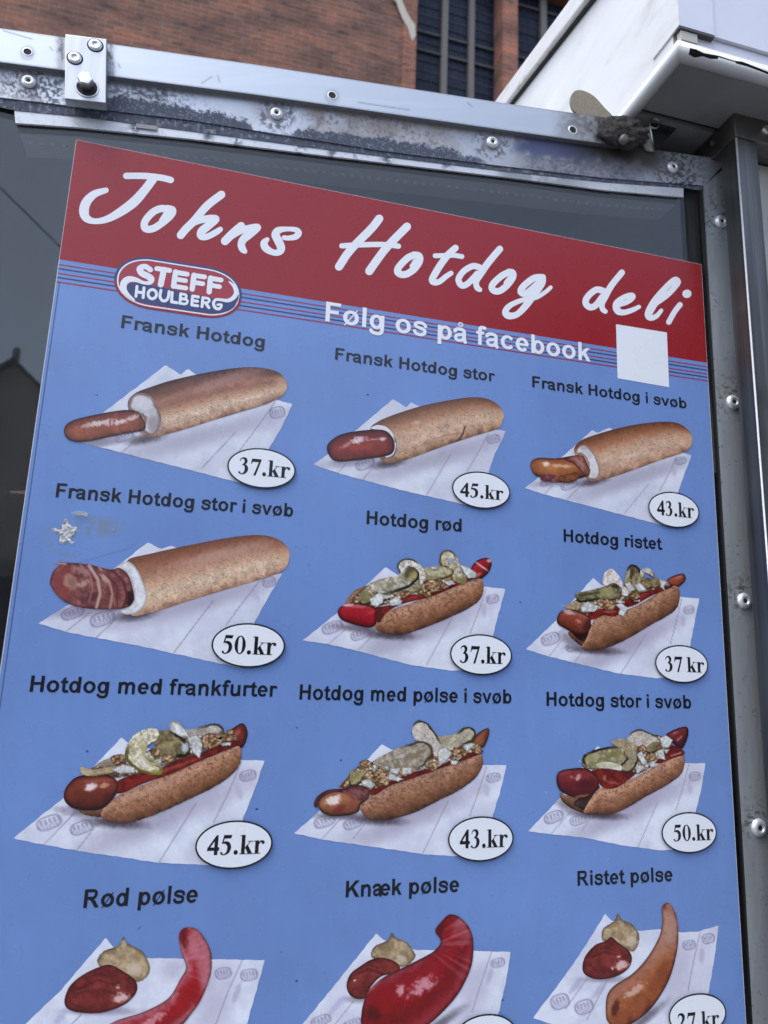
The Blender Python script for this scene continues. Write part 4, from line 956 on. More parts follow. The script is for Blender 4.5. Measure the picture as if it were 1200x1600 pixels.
l_([(572, 175), (556, 285)], 42, False); l_([(575, 178), (662, 192)], 38, False); l_([(570, 230), (650, 243)], 36, False); l_([(560, 286), (652, 301)], 36, False)
l_([(715, 200), (702, 308)], 42, False); l_([(715, 202), (798, 214)], 38, False); l_([(710, 255), (785, 267)], 36, False)
l_([(845, 222), (834, 330)], 42, False); l_([(845, 224), (927, 238)], 38, False); l_([(840, 277), (915, 290)], 36, False)
l_([(990, 250, 10), (1030, 290, 26), (1045, 335, 34), (1025, 375, 34), (980, 398, 28), (925, 392, 22), (885, 392, 22), (868, 420, 24), (882, 455, 24), (915, 462, 22), (930, 432, 20), (900, 430, 18)])
for pts in ([(270, 288), (262, 365)], [(325, 298), (318, 375)], [(266, 330), (322, 338)], [(545, 335), (540, 408), (582, 415)], [(612, 345), (606, 420)], [(705, 362), (698, 432)], [(705, 362), (750, 370)], [(702, 397), (743, 404)], [(698, 432), (745, 439)], [(785, 375), (778, 445)], [(805, 415), (832, 454)]): l_(pts, 23, False)
l_([(390+33*math.cos(t), 348+36*math.sin(t)) for t in np.linspace(0, 6.2832, 15)], 23, False)
l_([(457, 318), (450, 365), (468, 398), (498, 396), (515, 370), (521, 328)], 23)
l_([(612, 347), (648, 352), (655, 370), (640, 383), (612, 383)], 20); l_([(612, 385), (655, 390), (664, 408), (648, 424), (606, 420)], 20); l_([(785, 376), (825, 382), (835, 400), (815, 416), (782, 412)], 20)
strokes_obj('emblem_lettering', ls, M_WHITE, em, 6)

# ---- written lines
R1, R2, R3, R4 = EYE+.2868, EYE+.1228, EYE-.0422, EYE-.2066
lettering('follow_line', 'Følg os på facebook', 'sans', (508, 502), (922.6, 565.4), 31, M_WHITE, bd, 4, EYE+.3251)
for t, a, e_, h, z in (('Fransk Hotdog', (189, 512), (413, 544), 20.5, R1+.0006), ('Fransk Hotdog stor', (523.4, 562), (773, 596.6), 18.8, R1-.001), ('Fransk Hotdog i svøb', (831.5, 605.2), (1072.5, 637), 17.6, R1-.001),
        ('Fransk Hotdog stor i svøb', (86.7, 776.4), (457.4, 808), 22.4, R2+.0005), ('Hotdog rød', (572.5, 819), (721, 830.4), 21.2, R2-.0005), ('Hotdog ristet', (880.6, 846.3), (1035, 859), 19.6, R2-.0018),
        ('Hotdog med frankfurter', (46, 1081), (432.4, 1088.7), 25.7, R3+.0019), ('Hotdog med pølse i svøb', (467.6, 1092), (799, 1100.4), 23.8, R3), ('Hotdog stor i svøb', (853.8, 1102.5), (1080, 1107.6), 22, R3-.0014),
        ('Rød pølse', (130, 1417.5), (308.2, 1410.7), 29, R4+.0012), ('Knæk pølse', (539.8, 1401.3), (717, 1394), 26, R4-.0007), ('Ristet pølse', (902.3, 1384), (1051, 1376.7), 23.4, R4-.0007)):
    lettering('item_name', t, 'sans', a, e_, h, M_BLACK, bd, 3, z)

# blank white label where the code square sits
flat('white_label', [(962.5, 506.5), (1042, 519.5), (1045.5, 605), (965, 591)], M_BADGE, bd, 3)

def badge(l, r, t, bt, text, a, e_, h):
    ctr = P((l+r)/2, (t+bt)/2); hw = abs(P(r, (t+bt)/2)[0]-P(l, (t+bt)/2)[0])/2; hh = abs(P((l+r)/2, t)[2]-P((l+r)/2, bt)[2])/2
    hh *= .975; n = 56
    el = lambda d: [(ctr[0]+(hw-d)*math.cos(2*math.pi*k/n), ctr[2]+(hh-d)*math.sin(2*math.pi*k/n)) for k in range(n)]
    o = zmesh('price_badge', [el(.0014)], M_BADGE, bd, 24)
    zmesh('badge_outline', [el(0)], M_BLACK, o, 23.5)
    if text: lettering('price', text, 'serif', a, e_, h, M_BLACK, o, 25)
    return o
badge(355.2, 462.5, 700.4, 764.6, '37.kr', (371.9, 741.8), (452, 747.7), 26)
badge(705.5, 796.4, 737, 796, '45.kr', (717.5, 777.5), (785, 781.4), 22)
badge(1011.5, 1090.7, 768.7, 825.5, '43.kr', (1024.8, 806), (1082.7, 809.5), 23)
badge(331, 445.8, 972.6, 1043.8, '50.kr', (345.9, 1021.8), (430.3, 1022.8), 28.8)
badge(702.4, 799, 990, 1055.4, '37.kr', (717, 1035.6), (788.5, 1037.4), 27)
badge(1022, 1104.5, 1007, 1067.7, '37 kr', (1037.3, 1049.3), (1098.4, 1050.6), 24)
badge(305.9, 426.2, 1279.6, 1357.4, '45.kr', (323, 1334.4), (412, 1333.2), 30.7)
badge(699.3, 801.4, 1273.4, 1345.8, '43.kr', (716.8, 1324), (791.5, 1323), 29)
badge(1031.8, 1118, 1266.9, 1333, '50.kr', (1050.2, 1313), (1112.6, 1312), 25.5)
badge(706.5, 807.5, 1581, 1660, None, 0, 0, 0)
badge(1042.7, 1132.7, 1549, 1618, '27.kr', (1056.7, 1606), (1121.7, 1604.5), 27)

# ------------------------------------------------------------------ printed pictures
WHITE_PAPER = (219, 222, 231)
def napkin(pic, pts, shadow=(), logos=(), folds=(), extra=(), smooth=False):
    sp = dict(base=WHITE_PAPER, base2=(208, 209, 222), nscale2=38, namp=.09, fine=.035, nscale=26, jag=(2.0, 40), spots=list(shadow), lines=[(a, 3.2, (138, 122, 140), .7) for a in folds])
    sp['logos'] = [(x, y, w, h*.9, 20 if x < 700 else 12) for x, y, w, h in logos]
    sp['spots'] += list(extra)
    return pic.shape('hot_dog_picture', pts, sp, bd, 3, smooth, 1.5)
BUNR = [(0, (140, 100, 76)), (.1, (190, 150, 122)), (.28, (218, 190, 162)), (.42, (196, 152, 118)), (.55, (160, 108, 80)), (.68, (168, 118, 98)), (.82, (120, 74, 54)), (.95, (86, 52, 38)), (1, (64, 38, 30))]
DARKSH = (120, 112, 128)

# 1 -----------------------------------------------------------------
p = Pic(70, 480, 1200/420, .95)
n1_ = napkin(p, [(150, 598), (262, 470), (540, 258), (605, 302), (640, 275), (690, 310), (1040, 415), (1107, 432), (1060, 530), (1000, 632), (960, 800), (850, 778), (520, 694), (215, 617)],
    [(700, 575, 330, 40, 15, (175, 170, 186), .75, .15, .8), (450, 588, 70, 20, 10, (90, 80, 88), .9, .2, .7), (250, 605, 90, 18, 8, (140, 132, 146), .8, .2, .7)],
    [(355, 578, 42, 22), (1038, 470, 34, 28)], [[(455, 560), (340, 650)], [(1030, 420), (960, 520), (870, 640)], [(850, 560), (700, 720)]], [(1005, 505, 18, 22, 20, (190, 185, 200), .6)])
p.shape('bread', [(370, 440), (378, 408), (410, 380), (470, 357), (560, 328), (680, 300), (800, 278), (900, 268), (980, 272), (1045, 292), (1075, 325), (1080, 360), (1060, 395), (1000, 428), (900, 460), (760, 502), (640, 540), (540, 568), (480, 580), (440, 568), (410, 540), (385, 490)],
    dict(spine=[(380, 470), (1080, 340)], ramp=BUNR, namp=.26, fine=.18, speck=(2.2, .66, (120, 78, 56), .55), wob=.16, tramp=[(0, .92), (.1, 1), (.9, 1), (1, 1.02)],
         spots=[(820, 318, 150, 22, 16, (196, 158, 148), .5, .5, .8), (1055, 350, 26, 40, 0, (205, 165, 130), .75, .3, .8), (600, 350, 120, 14, 17, (128, 84, 66), .5, .5, .8)]), n1_, 5)
p.shape('dressing', [(375, 425), (390, 395), (425, 382), (470, 395), (500, 440), (520, 490), (510, 540), (480, 572), (450, 565), (435, 545), (445, 500), (425, 480), (380, 462)],
    dict(base=(206, 202, 204), base2=(188, 182, 186), nscale2=16, namp=.12, rim=(14, (120, 92, 80), .8), spots=[(490, 530, 30, 45, 0, (150, 136, 134), .7, .4), (440, 430, 40, 30, 0, (222, 219, 221), .6)]), n1_, 7)
p.shape('sausage', [(85, 550), (100, 520), (150, 497), (250, 475), (340, 460), (400, 462), (430, 485), (450, 525), (440, 548), (380, 560), (280, 580), (190, 598), (130, 598), (95, 580)],
    dict(spine=[(90, 555), (440, 505)], ramp=[(0, (110, 58, 44)), (.25, (158, 86, 60)), (.55, (165, 92, 66)), (.8, (138, 68, 50)), (1, (90, 44, 38))], edge=(12, .6), namp=.3, streak=(3, 40, .25, (190, 130, 105)), tramp=[(0, .8), (.15, 1), (.9, .95), (1, .7)],
         spots=[(240, 518, 60, 10, 12, (226, 208, 204), .9, .9), (335, 512, 45, 9, 14, (230, 214, 212), .9, .9), (395, 492, 26, 10, 20, (220, 196, 190), .85, .8), (180, 530, 28, 8, 10, (200, 160, 145), .7, .8)]), n1_, 9)
# 2 -----------------------------------------------------------------
p = Pic(470, 530, 1200/360, .96)
BUN2 = [(0, (138, 96, 68)), (.1, (186, 146, 112)), (.3, (214, 180, 150)), (.55, (205, 168, 138)), (.72, (178, 132, 98)), (.85, (146, 100, 70)), (1, (104, 68, 48))]
n_ = napkin(p, [(65, 653), (140, 600), (480, 312), (550, 355), (575, 327), (610, 348), (1000, 470), (1069, 478), (1010, 600), (980, 692), (940, 880), (835, 858), (500, 780), (195, 698)],
    [(700, 620, 330, 45, 17, (172, 166, 182), .8, .15, .8), (460, 645, 80, 22, 10, (80, 70, 80), .9, .2, .7), (260, 640, 130, 22, 5, (150, 142, 156), .7, .2, .7)],
    [(335, 650, 50, 30), (1003, 520, 34, 24)], [[(240, 645), (190, 700)], [(410, 635), (320, 733)], [(975, 495), (930, 580), (865, 690)], [(780, 600), (655, 812)]], [(965, 570, 12, 26, 30, (190, 184, 200), .7)])
p.shape('bread', [(362, 465), (400, 430), (480, 395), (620, 350), (760, 320), (880, 303), (960, 307), (1020, 335), (1055, 380), (1050, 430), (1020, 468), (900, 505), (750, 555), (600, 610), (500, 640), (460, 645), (420, 630), (395, 580), (380, 520)],
    dict(spine=[(380, 520), (1055, 385)], ramp=BUN2, namp=.28, fine=.18, speck=(2.2, .66, (120, 78, 54), .5), wob=.2, spots=[(600, 435, 24, 10, 0, (214, 184, 160), .7, .6), (1040, 410, 24, 40, 0, (200, 156, 118), .6, .3, .8)],
         lines=[([(855, 455), (845, 490), (828, 520), (795, 550)], 7, (82, 50, 34), .9), ([(690, 520), (760, 500), (835, 488)], 3.5, (140, 98, 70), .7), ([(510, 590), (600, 560), (680, 540)], 3, (150, 108, 80), .5)]), n_, 5)
p.shape('dressing', [(365, 465), (400, 447), (450, 460), (485, 500), (500, 550), (490, 600), (460, 620), (430, 612), (470, 590), (482, 545), (465, 500), (430, 475)], dict(base=(226, 222, 224), namp=.1, rim=(7, (70, 54, 50), .8, -40)), n_, 7)
p.shape('sausage', [(135, 570), (150, 535), (200, 500), (280, 480), (400, 470), (455, 485), (485, 530), (485, 580), (450, 605), (360, 620), (260, 632), (190, 635), (155, 615)],
    dict(spine=[(140, 575), (485, 545)], ramp=[(0, (90, 40, 36)), (.2, (132, 56, 46)), (.5, (152, 64, 52)), (.8, (122, 48, 44)), (1, (74, 32, 34))], edge=(14, .55), namp=.25, tramp=[(0, .7), (.15, 1), (.85, 1), (1, .6)],
         spots=[(300, 525, 40, 15, 8, (226, 206, 208), .95, .8), (235, 552, 26, 9, 30, (200, 150, 145), .8, .9), (430, 520, 16, 8, 0, (226, 206, 208), .9, .7), (375, 522, 30, 5, 5, (205, 160, 156), .8, .9), (142, 575, 16, 14, 0, (60, 32, 32), .8)]), n_, 9)
# 3 -----------------------------------------------------------------
p = Pic(800, 570, 3.75, .98)
n_ = napkin(p, [(75, 722), (170, 650), (470, 383), (500, 400), (570, 368), (600, 385), (1000, 515), (1053, 530), (1010, 640), (972, 748), (930, 950), (850, 932), (500, 840), (190, 760)],
    [(720, 660, 330, 45, 18, (170, 164, 180), .8, .15, .8), (470, 685, 80, 22, 10, (84, 74, 84), .9, .2, .7), (260, 690, 130, 20, 5, (150, 142, 158), .7, .2, .7)],
    [(205, 688, 42, 20), (335, 705, 50, 26), (988, 562, 32, 24)], [[(240, 705), (190, 760)], [(420, 690), (322, 790)], [(960, 540), (930, 620), (860, 745)], [(800, 700), (660, 870)]], [(950, 620, 12, 32, 10, (186, 180, 198), .7)])
p.shape('bread', [(365, 510), (375, 470), (420, 435), (520, 400), (650, 365), (780, 342), (900, 333), (980, 345), (1040, 390), (1055, 440), (1045, 485), (1000, 515), (850, 565), (700, 620), (580, 660), (480, 682), (430, 660), (400, 600)],
    dict(spine=[(385, 560), (1055, 430)], ramp=[(0, (145, 100, 76)), (.1, (190, 148, 120)), (.35, (212, 178, 150)), (.58, (202, 160, 130)), (.72, (176, 122, 86)), (.86, (146, 90, 58)), (1, (96, 60, 42))], namp=.26, fine=.18, speck=(2.2, .68, (125, 82, 56), .5), wob=.2,
         spots=[(700, 530, 80, 8, 10, (226, 200, 176), .6, .9), (560, 550, 40, 8, 30, (224, 196, 170), .6, .9), (1030, 440, 30, 45, 0, (205, 160, 124), .6, .3, .8)]), n_, 5)
p.shape('dressing', [(375, 520), (390, 482), (425, 470), (465, 500), (500, 560), (515, 625), (495, 668), (460, 668), (440, 655), (455, 620), (440, 560), (415, 525)], dict(base=(222, 218, 216), base2=(205, 198, 198), namp=.12, rim=(8, (130, 96, 76), .7), spots=[(425, 485, 25, 14, 0, (176, 160, 150), .6)]), n_, 7)
s3 = p.shape('sausage', [(108, 590), (120, 560), (160, 545), (260, 548), (340, 535), (400, 530), (430, 555), (455, 620), (440, 650), (380, 670), (330, 688), (260, 685), (190, 665), (130, 640)],
    dict(spine=[(110, 600), (450, 600)], ramp=[(0, (98, 54, 38)), (.3, (156, 92, 52)), (.6, (186, 118, 66)), (.85, (160, 92, 52)), (1, (116, 68, 48))], edge=(14, .58), namp=.3, tramp=[(0, .85), (.2, 1.05), (.7, .95), (1, .75)],
         spots=[(200, 582, 18, 14, 0, (240, 224, 204), .95, .6), (290, 592, 60, 9, -4, (222, 180, 140), .85, .8), (130, 600, 26, 40, 0, (150, 78, 50), .6, .5)]), n_, 9)
p.shape('bacon', [(300, 548), (400, 530), (430, 555), (455, 620), (440, 655), (400, 620), (360, 580)], dict(base=(122, 72, 62), base2=(160, 100, 84), nscale2=5, namp=.4, rim=(9, (70, 36, 34), .7), spots=[(400, 575, 34, 12, -35, (176, 134, 126), .8, .8)]), n_, 10)
p.shape('bacon', [(165, 660), (200, 640), (260, 650), (275, 685), (230, 685), (180, 680)], dict(base=(104, 52, 56), base2=(140, 84, 84), nscale2=5, namp=.4), n_, 10)
p.shape('bacon', [(270, 660), (330, 640), (380, 630), (390, 660), (350, 688), (290, 685)], dict(base=(150, 88, 50), base2=(120, 66, 40), nscale2=6, namp=.4, rim=(7, (80, 42, 30), .6)), n_, 10.5)
# 4 -----------------------------------------------------------------
p = Pic(30, 740, 1200/460, 1.0)
n_ = napkin(p, [(80, 610), (200, 535), (525, 280), (580, 308), (620, 292), (645, 305), (1040, 410), (1072, 408), (1000, 530), (960, 605), (900, 790), (830, 777), (500, 705), (190, 645)],
    [(740, 520, 330, 38, 15, (172, 166, 184), .8, .15, .8), (470, 578, 80, 20, 8, (90, 80, 92), .9, .2, .7), (280, 560, 160, 22, 3, (150, 142, 160), .8, .2, .7)],
    [(218, 568, 48, 26), (340, 592, 52, 30), (1018, 442, 28, 22)], [[(290, 565), (190, 645)], [(410, 580), (310, 672)], [(985, 430), (900, 540), (845, 615)], [(790, 520), (630, 730)]], [(960, 490, 14, 30, 30, (186, 180, 198), .7)])
p.shape('bread', [(440, 355), (540, 325), (700, 290), (850, 262), (970, 250), (1050, 265), (1095, 305), (1100, 350), (1075, 395), (1000, 425), (850, 470), (700, 515), (580, 555), (490, 578), (455, 572), (480, 530), (500, 480), (480, 420)],
    dict(spine=[(450, 470), (1100, 330)], ramp=[(0, (164, 122, 92)), (.12, (206, 170, 140)), (.32, (220, 192, 162)), (.48, (206, 164, 132)), (.62, (182, 136, 110)), (.8, (160, 106, 80)), (1, (118, 74, 54))], namp=.3, fine=.22, speck=(2.2, .66, (128, 82, 60), .5), wob=.12,
         spots=[(820, 330, 170, 20, 14, (204, 164, 146), .55, .5, .8), (1085, 335, 22, 40, 0, (206, 160, 122), .6, .3, .8)]), n_, 5)
p.shape('dressing', [(388, 385), (440, 358), (480, 390), (510, 460), (520, 510), (490, 560), (440, 575), (410, 560), (440, 545), (465, 520), (465, 460), (440, 410), (410, 388)], dict(base=(228, 228, 228), base2=(208, 206, 206), namp=.08, rim=(7, (170, 160, 155), .6)), n_, 7)
p.shape('bacon_wrapped_sausage', [(125, 440), (140, 395), (165, 372), (140, 364), (190, 362), (280, 370), (370, 390), (410, 385), (445, 415), (465, 480), (465, 520), (430, 548), (330, 552), (230, 540), (170, 510), (135, 470)],
    dict(base=(122, 66, 64), base2=(150, 92, 86), nscale2=7, namp=.4, edge=(14, .72), lines=[([(285, 375), (320, 430), (330, 490), (315, 545)], 9, (206, 176, 162), .8), ([(325, 380), (365, 430), (380, 490), (370, 548)], 7, (190, 150, 134), .75), ([(250, 372), (290, 420), (300, 470), (285, 520)], 5, (176, 130, 120), .6), ([(380, 395), (425, 440), (440, 500), (425, 545)], 8, (86, 44, 40), .8), ([(340, 400), (400, 460), (400, 540)], 6, (96, 48, 46), .7), ([(140, 365), (190, 368)], 6, (200, 160, 140), .8)],
         spots=[(180, 445, 46, 66, 15, (140, 66, 62), .9, .3, .4), (210, 440, 26, 34, 20, (178, 138, 118), .9, .4, .4), (215, 445, 14, 22, 20, (146, 98, 86), .8, .4), (455, 510, 20, 36, 0, (40, 26, 28), .85, .5), (260, 400, 40, 12, -20, (176, 134, 128), .7, .9), (290, 505, 45, 16, 20, (88, 42, 48), .7, .8), (260, 450, 24, 9, 30, (200, 166, 158), .7, .9), (350, 430, 20, 10, -40, (210, 180, 165), .7, .9)]), n_, 9)
# 5-9: open rolls with toppings -------------------------------------------------
def roll(p, pts, spine, parent, tone=1.0, spots=(), layer=6, name='bread'):
    c = lambda *a: tuple(v*tone for v in a)
    return p.shape(name, pts, dict(spine=spine, ramp=[(0, c(70, 44, 32)), (.12, c(112, 72, 48)), (.35, c(150, 100, 70)), (.65, c(176, 126, 94)), (.85, c(194, 146, 116)), (1, c(170, 122, 96))], namp=.22, speck=(3.0, .57, (112, 72, 48), .6), wob=.2, fine=.3, jag=(2.2, 16), spots=list(spots)), parent, layer)
def PK(base=(172, 166, 128), rim=(78, 80, 44), base2=(150, 142, 96), rw=9, ang=-70, spots=()):
    dk = lambda c, f: (c[0]*f, c[1]*f*.955, c[2]*f*.97)
    pale = lambda c, f: tuple((v*.72+sum(c)/3*.28)*f*w for v, w in zip(c, (1.03, 1.0, 1.04)))
    return dict(base=pale(base, 1.12), base2=pale(base2, 1.0), nscale2=4, namp=.4, rim=(rw*1.15, dk(rim, .72), .95) if ang is None else (rw*1.25, dk(rim, .72), .98, ang), spots=list(spots), fine=.3, speck=(2.0, .69, (96, 84, 58), .45), jag=(3.4, 9))
BEDP = [(208, 198, 178), (176, 140, 100), (150, 112, 76), (120, 82, 52), (128, 116, 66), (216, 212, 202), (84, 60, 42), (190, 160, 122)]
def bed(p, pts, parent, layer=8.6): return p.shape('topping_bed', pts, dict(cells=(13, BEDP), namp=.3, fine=.3, rim=(8, (80, 52, 38), .6), jag=(6, 14)), parent, layer)
ON = dict(base=(224, 222, 216), base2=(186, 186, 180), nscale2=3.5, namp=.2, rim=(4.5, (132, 124, 114), .65), jag=(2.2, 8))
FR = dict(cells=(9, [(178, 140, 98), (150, 110, 72), (120, 84, 54), (204, 176, 138), (98, 66, 42), (190, 154, 112)]), namp=.3, fine=.3, rim=(5, (84, 58, 40), .6), jag=(4, 9))
KE = dict(base=(132, 34, 26), base2=(98, 24, 22), nscale2=8, namp=.3, rim=(4, (70, 18, 18), .5))
def sausage_end(p, pts, spine, cols, parent, layer=8, spots=(), name='sausage', tr=None):
    return p.shape(name, pts, dict(spine=spine, ramp=[(0, cols[0]), (.3, cols[1]), (.65, cols[2]), (.9, cols[3]), (1, cols[4])], namp=.2, wob=.1, spots=list(spots), edge=(17, .52), **({'tramp': tr} if tr else {})), parent, layer)
# 5
p = Pic(460, 780, 1200/360, 1.02)
n_ = napkin(p, [(45, 735), (225, 590), (475, 353), (540, 395), (700, 420), (985, 455), (1100, 467), (1065, 590), (1035, 710), (980, 890), (810, 893), (600, 862), (330, 790), (170, 755)],
    [(640, 690, 330, 55, 22, (168, 160, 176), .8, .15, .8), (490, 705, 120, 22, -4, (74, 64, 72), .9, .2, .7), (320, 672, 110, 18, -6, (110, 96, 108), .8, .2, .7)],
    [(198, 668, 56, 32), (342, 705, 50, 28), (1032, 520, 32, 26)], [[(290, 655), (178, 755)], [(425, 690), (335, 785)], [(1000, 465), (960, 580), (915, 700)], [(820, 620), (690, 860)]], [(985, 575, 14, 34, 10, (184, 178, 196), .7)])
roll(p, [(265, 540), (310, 480), (380, 448), (425, 450), (420, 560), (280, 570)], [(265, 530), (430, 480)], n_, .86, layer=5)
sausage_end(p, [(920, 360), (950, 320), (1000, 305), (1027, 325), (1015, 375), (980, 410), (945, 420), (925, 400)], [(930, 410), (1020, 315)], [(90, 14, 20), (140, 20, 28), (166, 26, 34), (176, 50, 56), (120, 16, 22)], n_, 6, [(975, 350, 40, 5, -35, (225, 180, 178), .9, .4), (1015, 320, 14, 8, 0, (220, 190, 185), .8, .5), (955, 395, 20, 8, 30, (210, 160, 160), .6, .6)])
roll(p, [(420, 670), (430, 640), (470, 595), (520, 570), (640, 530), (780, 470), (900, 430), (970, 415), (985, 450), (975, 510), (920, 560), (820, 610), (700, 660), (600, 695), (530, 705), (470, 695)], [(430, 665), (600, 625), (800, 545), (980, 455)], n_, 1.0, layer=7)
bed(p, [(300, 520), (380, 450), (480, 420), (600, 400), (700, 370), (850, 370), (950, 395), (900, 415), (780, 452), (640, 500), (500, 540), (420, 560), (330, 550)], n_)
p.shape('ketchup', [(415, 570), (500, 550), (600, 500), (700, 490), (790, 440), (900, 400), (940, 410), (800, 470), (700, 510), (560, 545), (480, 590), (445, 640), (425, 630)], dict(KE, spots=[(620, 508, 50, 12, 12, (166, 56, 40), .7, .6), (440, 610, 22, 40, 0, (84, 32, 28), .6)]), n_, 9)
sausage_end(p, [(225, 590), (240, 560), (280, 545), (350, 545), (420, 565), (425, 600), (425, 650), (390, 668), (320, 655), (250, 630)], [(225, 590), (425, 615)], [(96, 12, 18), (146, 16, 28), (178, 24, 38), (176, 40, 50), (120, 20, 30)], n_, 9.6, [(320, 556, 60, 9, -4, (210, 110, 116), .75, .6), (275, 550, 30, 8, 0, (226, 196, 194), .8, .5), (400, 590, 20, 6, 20, (200, 70, 80), .6)])
p.shape('pickle_slice', [(755, 300), (780, 268), (820, 270), (850, 310), (870, 370), (900, 420), (870, 440), (830, 420), (815, 370), (765, 350)], PK((196, 188, 148), (120, 112, 62), (176, 164, 112), 8, 150, [(815, 322, 14, 12, 0, (150, 160, 185), .9, .2, .3), (870, 425, 40, 20, 0, (108, 100, 40), .7, .6)]), n_, 10)
p.shape('pickle_slice', [(580, 470), (650, 430), (680, 360), (760, 350), (830, 370), (810, 405), (740, 420), (680, 440), (650, 480), (600, 490)], PK((168, 160, 108), (110, 102, 50), (146, 136, 80), 9, -60, [(740, 380, 50, 14, 10, (200, 194, 160), .7, .7)]), n_, 11)
p.shape('pickle_slice', [(535, 350), (555, 318), (605, 310), (660, 345), (680, 400), (662, 445), (645, 400), (600, 355), (560, 390)], PK((206, 201, 178), (96, 94, 56), (190, 184, 152), 7, 130), n_, 12)
p.shape('pickle_slice', [(392, 440), (470, 410), (540, 395), (590, 350), (640, 368), (648, 410), (600, 455), (520, 485), (440, 487), (405, 465)], PK((178, 174, 140), (60, 58, 36), (150, 146, 104), 12, -50, [(600, 380, 24, 40, -30, (72, 66, 40), .85, .5), (615, 400, 16, 28, -30, (176, 160, 90), .7, .5)]), n_, 13)
p.shape('pickle_slice', [(335, 510), (360, 475), (400, 490), (412, 530), (370, 550), (340, 545)], PK((124, 116, 54), (62, 60, 30), (150, 140, 80), 8), n_, 13.5)
p.multi('chopped_onion', [[(390, 520), (440, 485), (470, 500), (460, 540), (430, 562), (400, 550)], [(455, 500), (515, 495), (520, 510), (470, 520)], [(490, 530), (530, 505), (565, 530), (550, 550), (500, 555)], [(860, 340), (900, 350), (950, 385), (945, 410), (905, 412), (880, 380)], [(780, 430), (820, 420), (840, 440), (800, 452)], [(710, 350), (745, 345), (745, 365), (715, 368)]], ON, n_, 14)
p.multi('fried_onion', [[(660, 450), (690, 420), (740, 418), (790, 440), (800, 462), (740, 480), (700, 490), (670, 480)], [(545, 490), (580, 475), (610, 490), (570, 515)], [(670, 490), (700, 480), (710, 500), (690, 515)]], FR, n_, 16, True)
# 6
p = Pic(800, 810, 1200/330, 1.03)
n_ = napkin(p, [(80, 743), (250, 580), (460, 337), (510, 380), (700, 420), (960, 447), (1063, 455), (1040, 580), (1012, 722), (960, 900), (815, 908), (600, 880), (400, 832), (210, 785)],
    [(640, 720, 330, 55, 26, (166, 158, 176), .8, .15, .8), (470, 748, 130, 22, -4, (74, 64, 72), .9, .2, .7), (330, 690, 60, 30, -30, (120, 106, 116), .7, .2, .7)],
    [(220, 685, 54, 36), (352, 728, 46, 28), (1005, 520, 30, 26)], [[(310, 660), (210, 785)], [(410, 745), (358, 815)], [(965, 455), (930, 600), (900, 715)], [(760, 660), (620, 880)]], [(972, 580, 14, 34, 4, (182, 176, 196), .7), (285, 640, 20, 12, 30, (182, 176, 196), .7)])
roll(p, [(320, 655), (345, 640), (440, 640), (470, 700), (420, 735), (360, 700)], [(320, 650), (440, 720)], n_, .78, layer=5)
p.shape('roll_opening', [(340, 640), (440, 600), (460, 630), (430, 690), (390, 695)], dict(base=(46, 26, 24), base2=(80, 46, 38), namp=.4), n_, 6)
sausage_end(p, [(880, 350), (920, 325), (970, 313), (988, 335), (975, 365), (940, 390), (900, 380)], [(890, 370), (985, 330)], [(96, 42, 30), (140, 62, 44), (158, 74, 52), (176, 100, 74), (110, 54, 40)], n_, 6, [(950, 335, 30, 6, 15, (200, 140, 120), .6, .6), (975, 325, 10, 12, 0, (96, 50, 40), .7)])
roll(p, [(400, 735), (420, 690), (455, 600), (490, 542), (545, 552), (700, 500), (820, 430), (900, 385), (945, 395), (953, 450), (935, 510), (880, 555), (780, 610), (680, 670), (580, 720), (480, 748)], [(420, 690), (600, 640), (800, 520), (950, 430)], n_, .96, [(530, 600, 24, 90, -25, (178, 128, 98), .4, .3, .9)], 7)
bed(p, [(310, 510), (380, 450), (480, 400), (620, 380), (700, 330), (830, 350), (900, 370), (850, 398), (740, 425), (640, 475), (560, 520), (440, 545), (340, 530)], n_)
p.shape('ketchup', [(435, 540), (500, 515), (570, 520), (600, 480), (680, 450), (760, 415), (850, 395), (910, 380), (900, 395), (800, 435), (700, 490), (620, 515), (605, 545), (570, 558), (520, 550), (450, 575)], dict(KE, spots=[(560, 530, 40, 7, 0, (190, 110, 90), .7, .7), (740, 440, 40, 8, 25, (170, 70, 56), .6, .6)]), n_, 9)
sausage_end(p, [(255, 570), (275, 530), (320, 515), (390, 530), (440, 560), (448, 610), (420, 655), (370, 660), (300, 625), (262, 600)], [(258, 570), (435, 620)], [(78, 36, 28), (120, 54, 38), (144, 66, 46), (160, 86, 66), (124, 60, 46)], n_, 9.6, [(325, 532, 34, 13, -15, (206, 170, 164), .85, .5), (380, 585, 18, 9, -30, (196, 140, 120), .7, .7), (425, 610, 18, 40, -10, (70, 30, 34), .75, .4), (285, 600, 14, 10, 0, (100, 44, 34), .6)])
p.shape('pickle_slice', [(728, 340), (730, 300), (760, 282), (800, 300), (808, 335), (785, 325), (755, 305), (748, 340)], PK((200, 194, 166), (150, 140, 100), (184, 176, 140), 5), n_, 9)
p.shape('pickle_slice', [(640, 350), (660, 280), (690, 262), (727, 290), (720, 340), (690, 388), (650, 375)], PK((150, 138, 84), (54, 46, 28), (120, 106, 56), 10, 100, [(680, 310, 12, 40, -10, (64, 50, 32), .8, .4), (655, 320, 12, 30, -15, (196, 188, 150), .7, .4)]), n_, 10)
p.shape('pickle_slice', [(515, 340), (535, 300), (570, 288), (610, 330), (640, 380), (690, 410), (660, 445), (620, 440), (610, 390), (530, 385)], PK((208, 202, 184), (130, 124, 86), (192, 184, 158), 7), n_, 11)
p.shape('pickle_slice', [(720, 370), (740, 345), (790, 345), (830, 340), (845, 380), (820, 400), (790, 395), (760, 408)], PK((134, 114, 60), (76, 62, 32), (108, 90, 44), 8, -90), n_, 11)
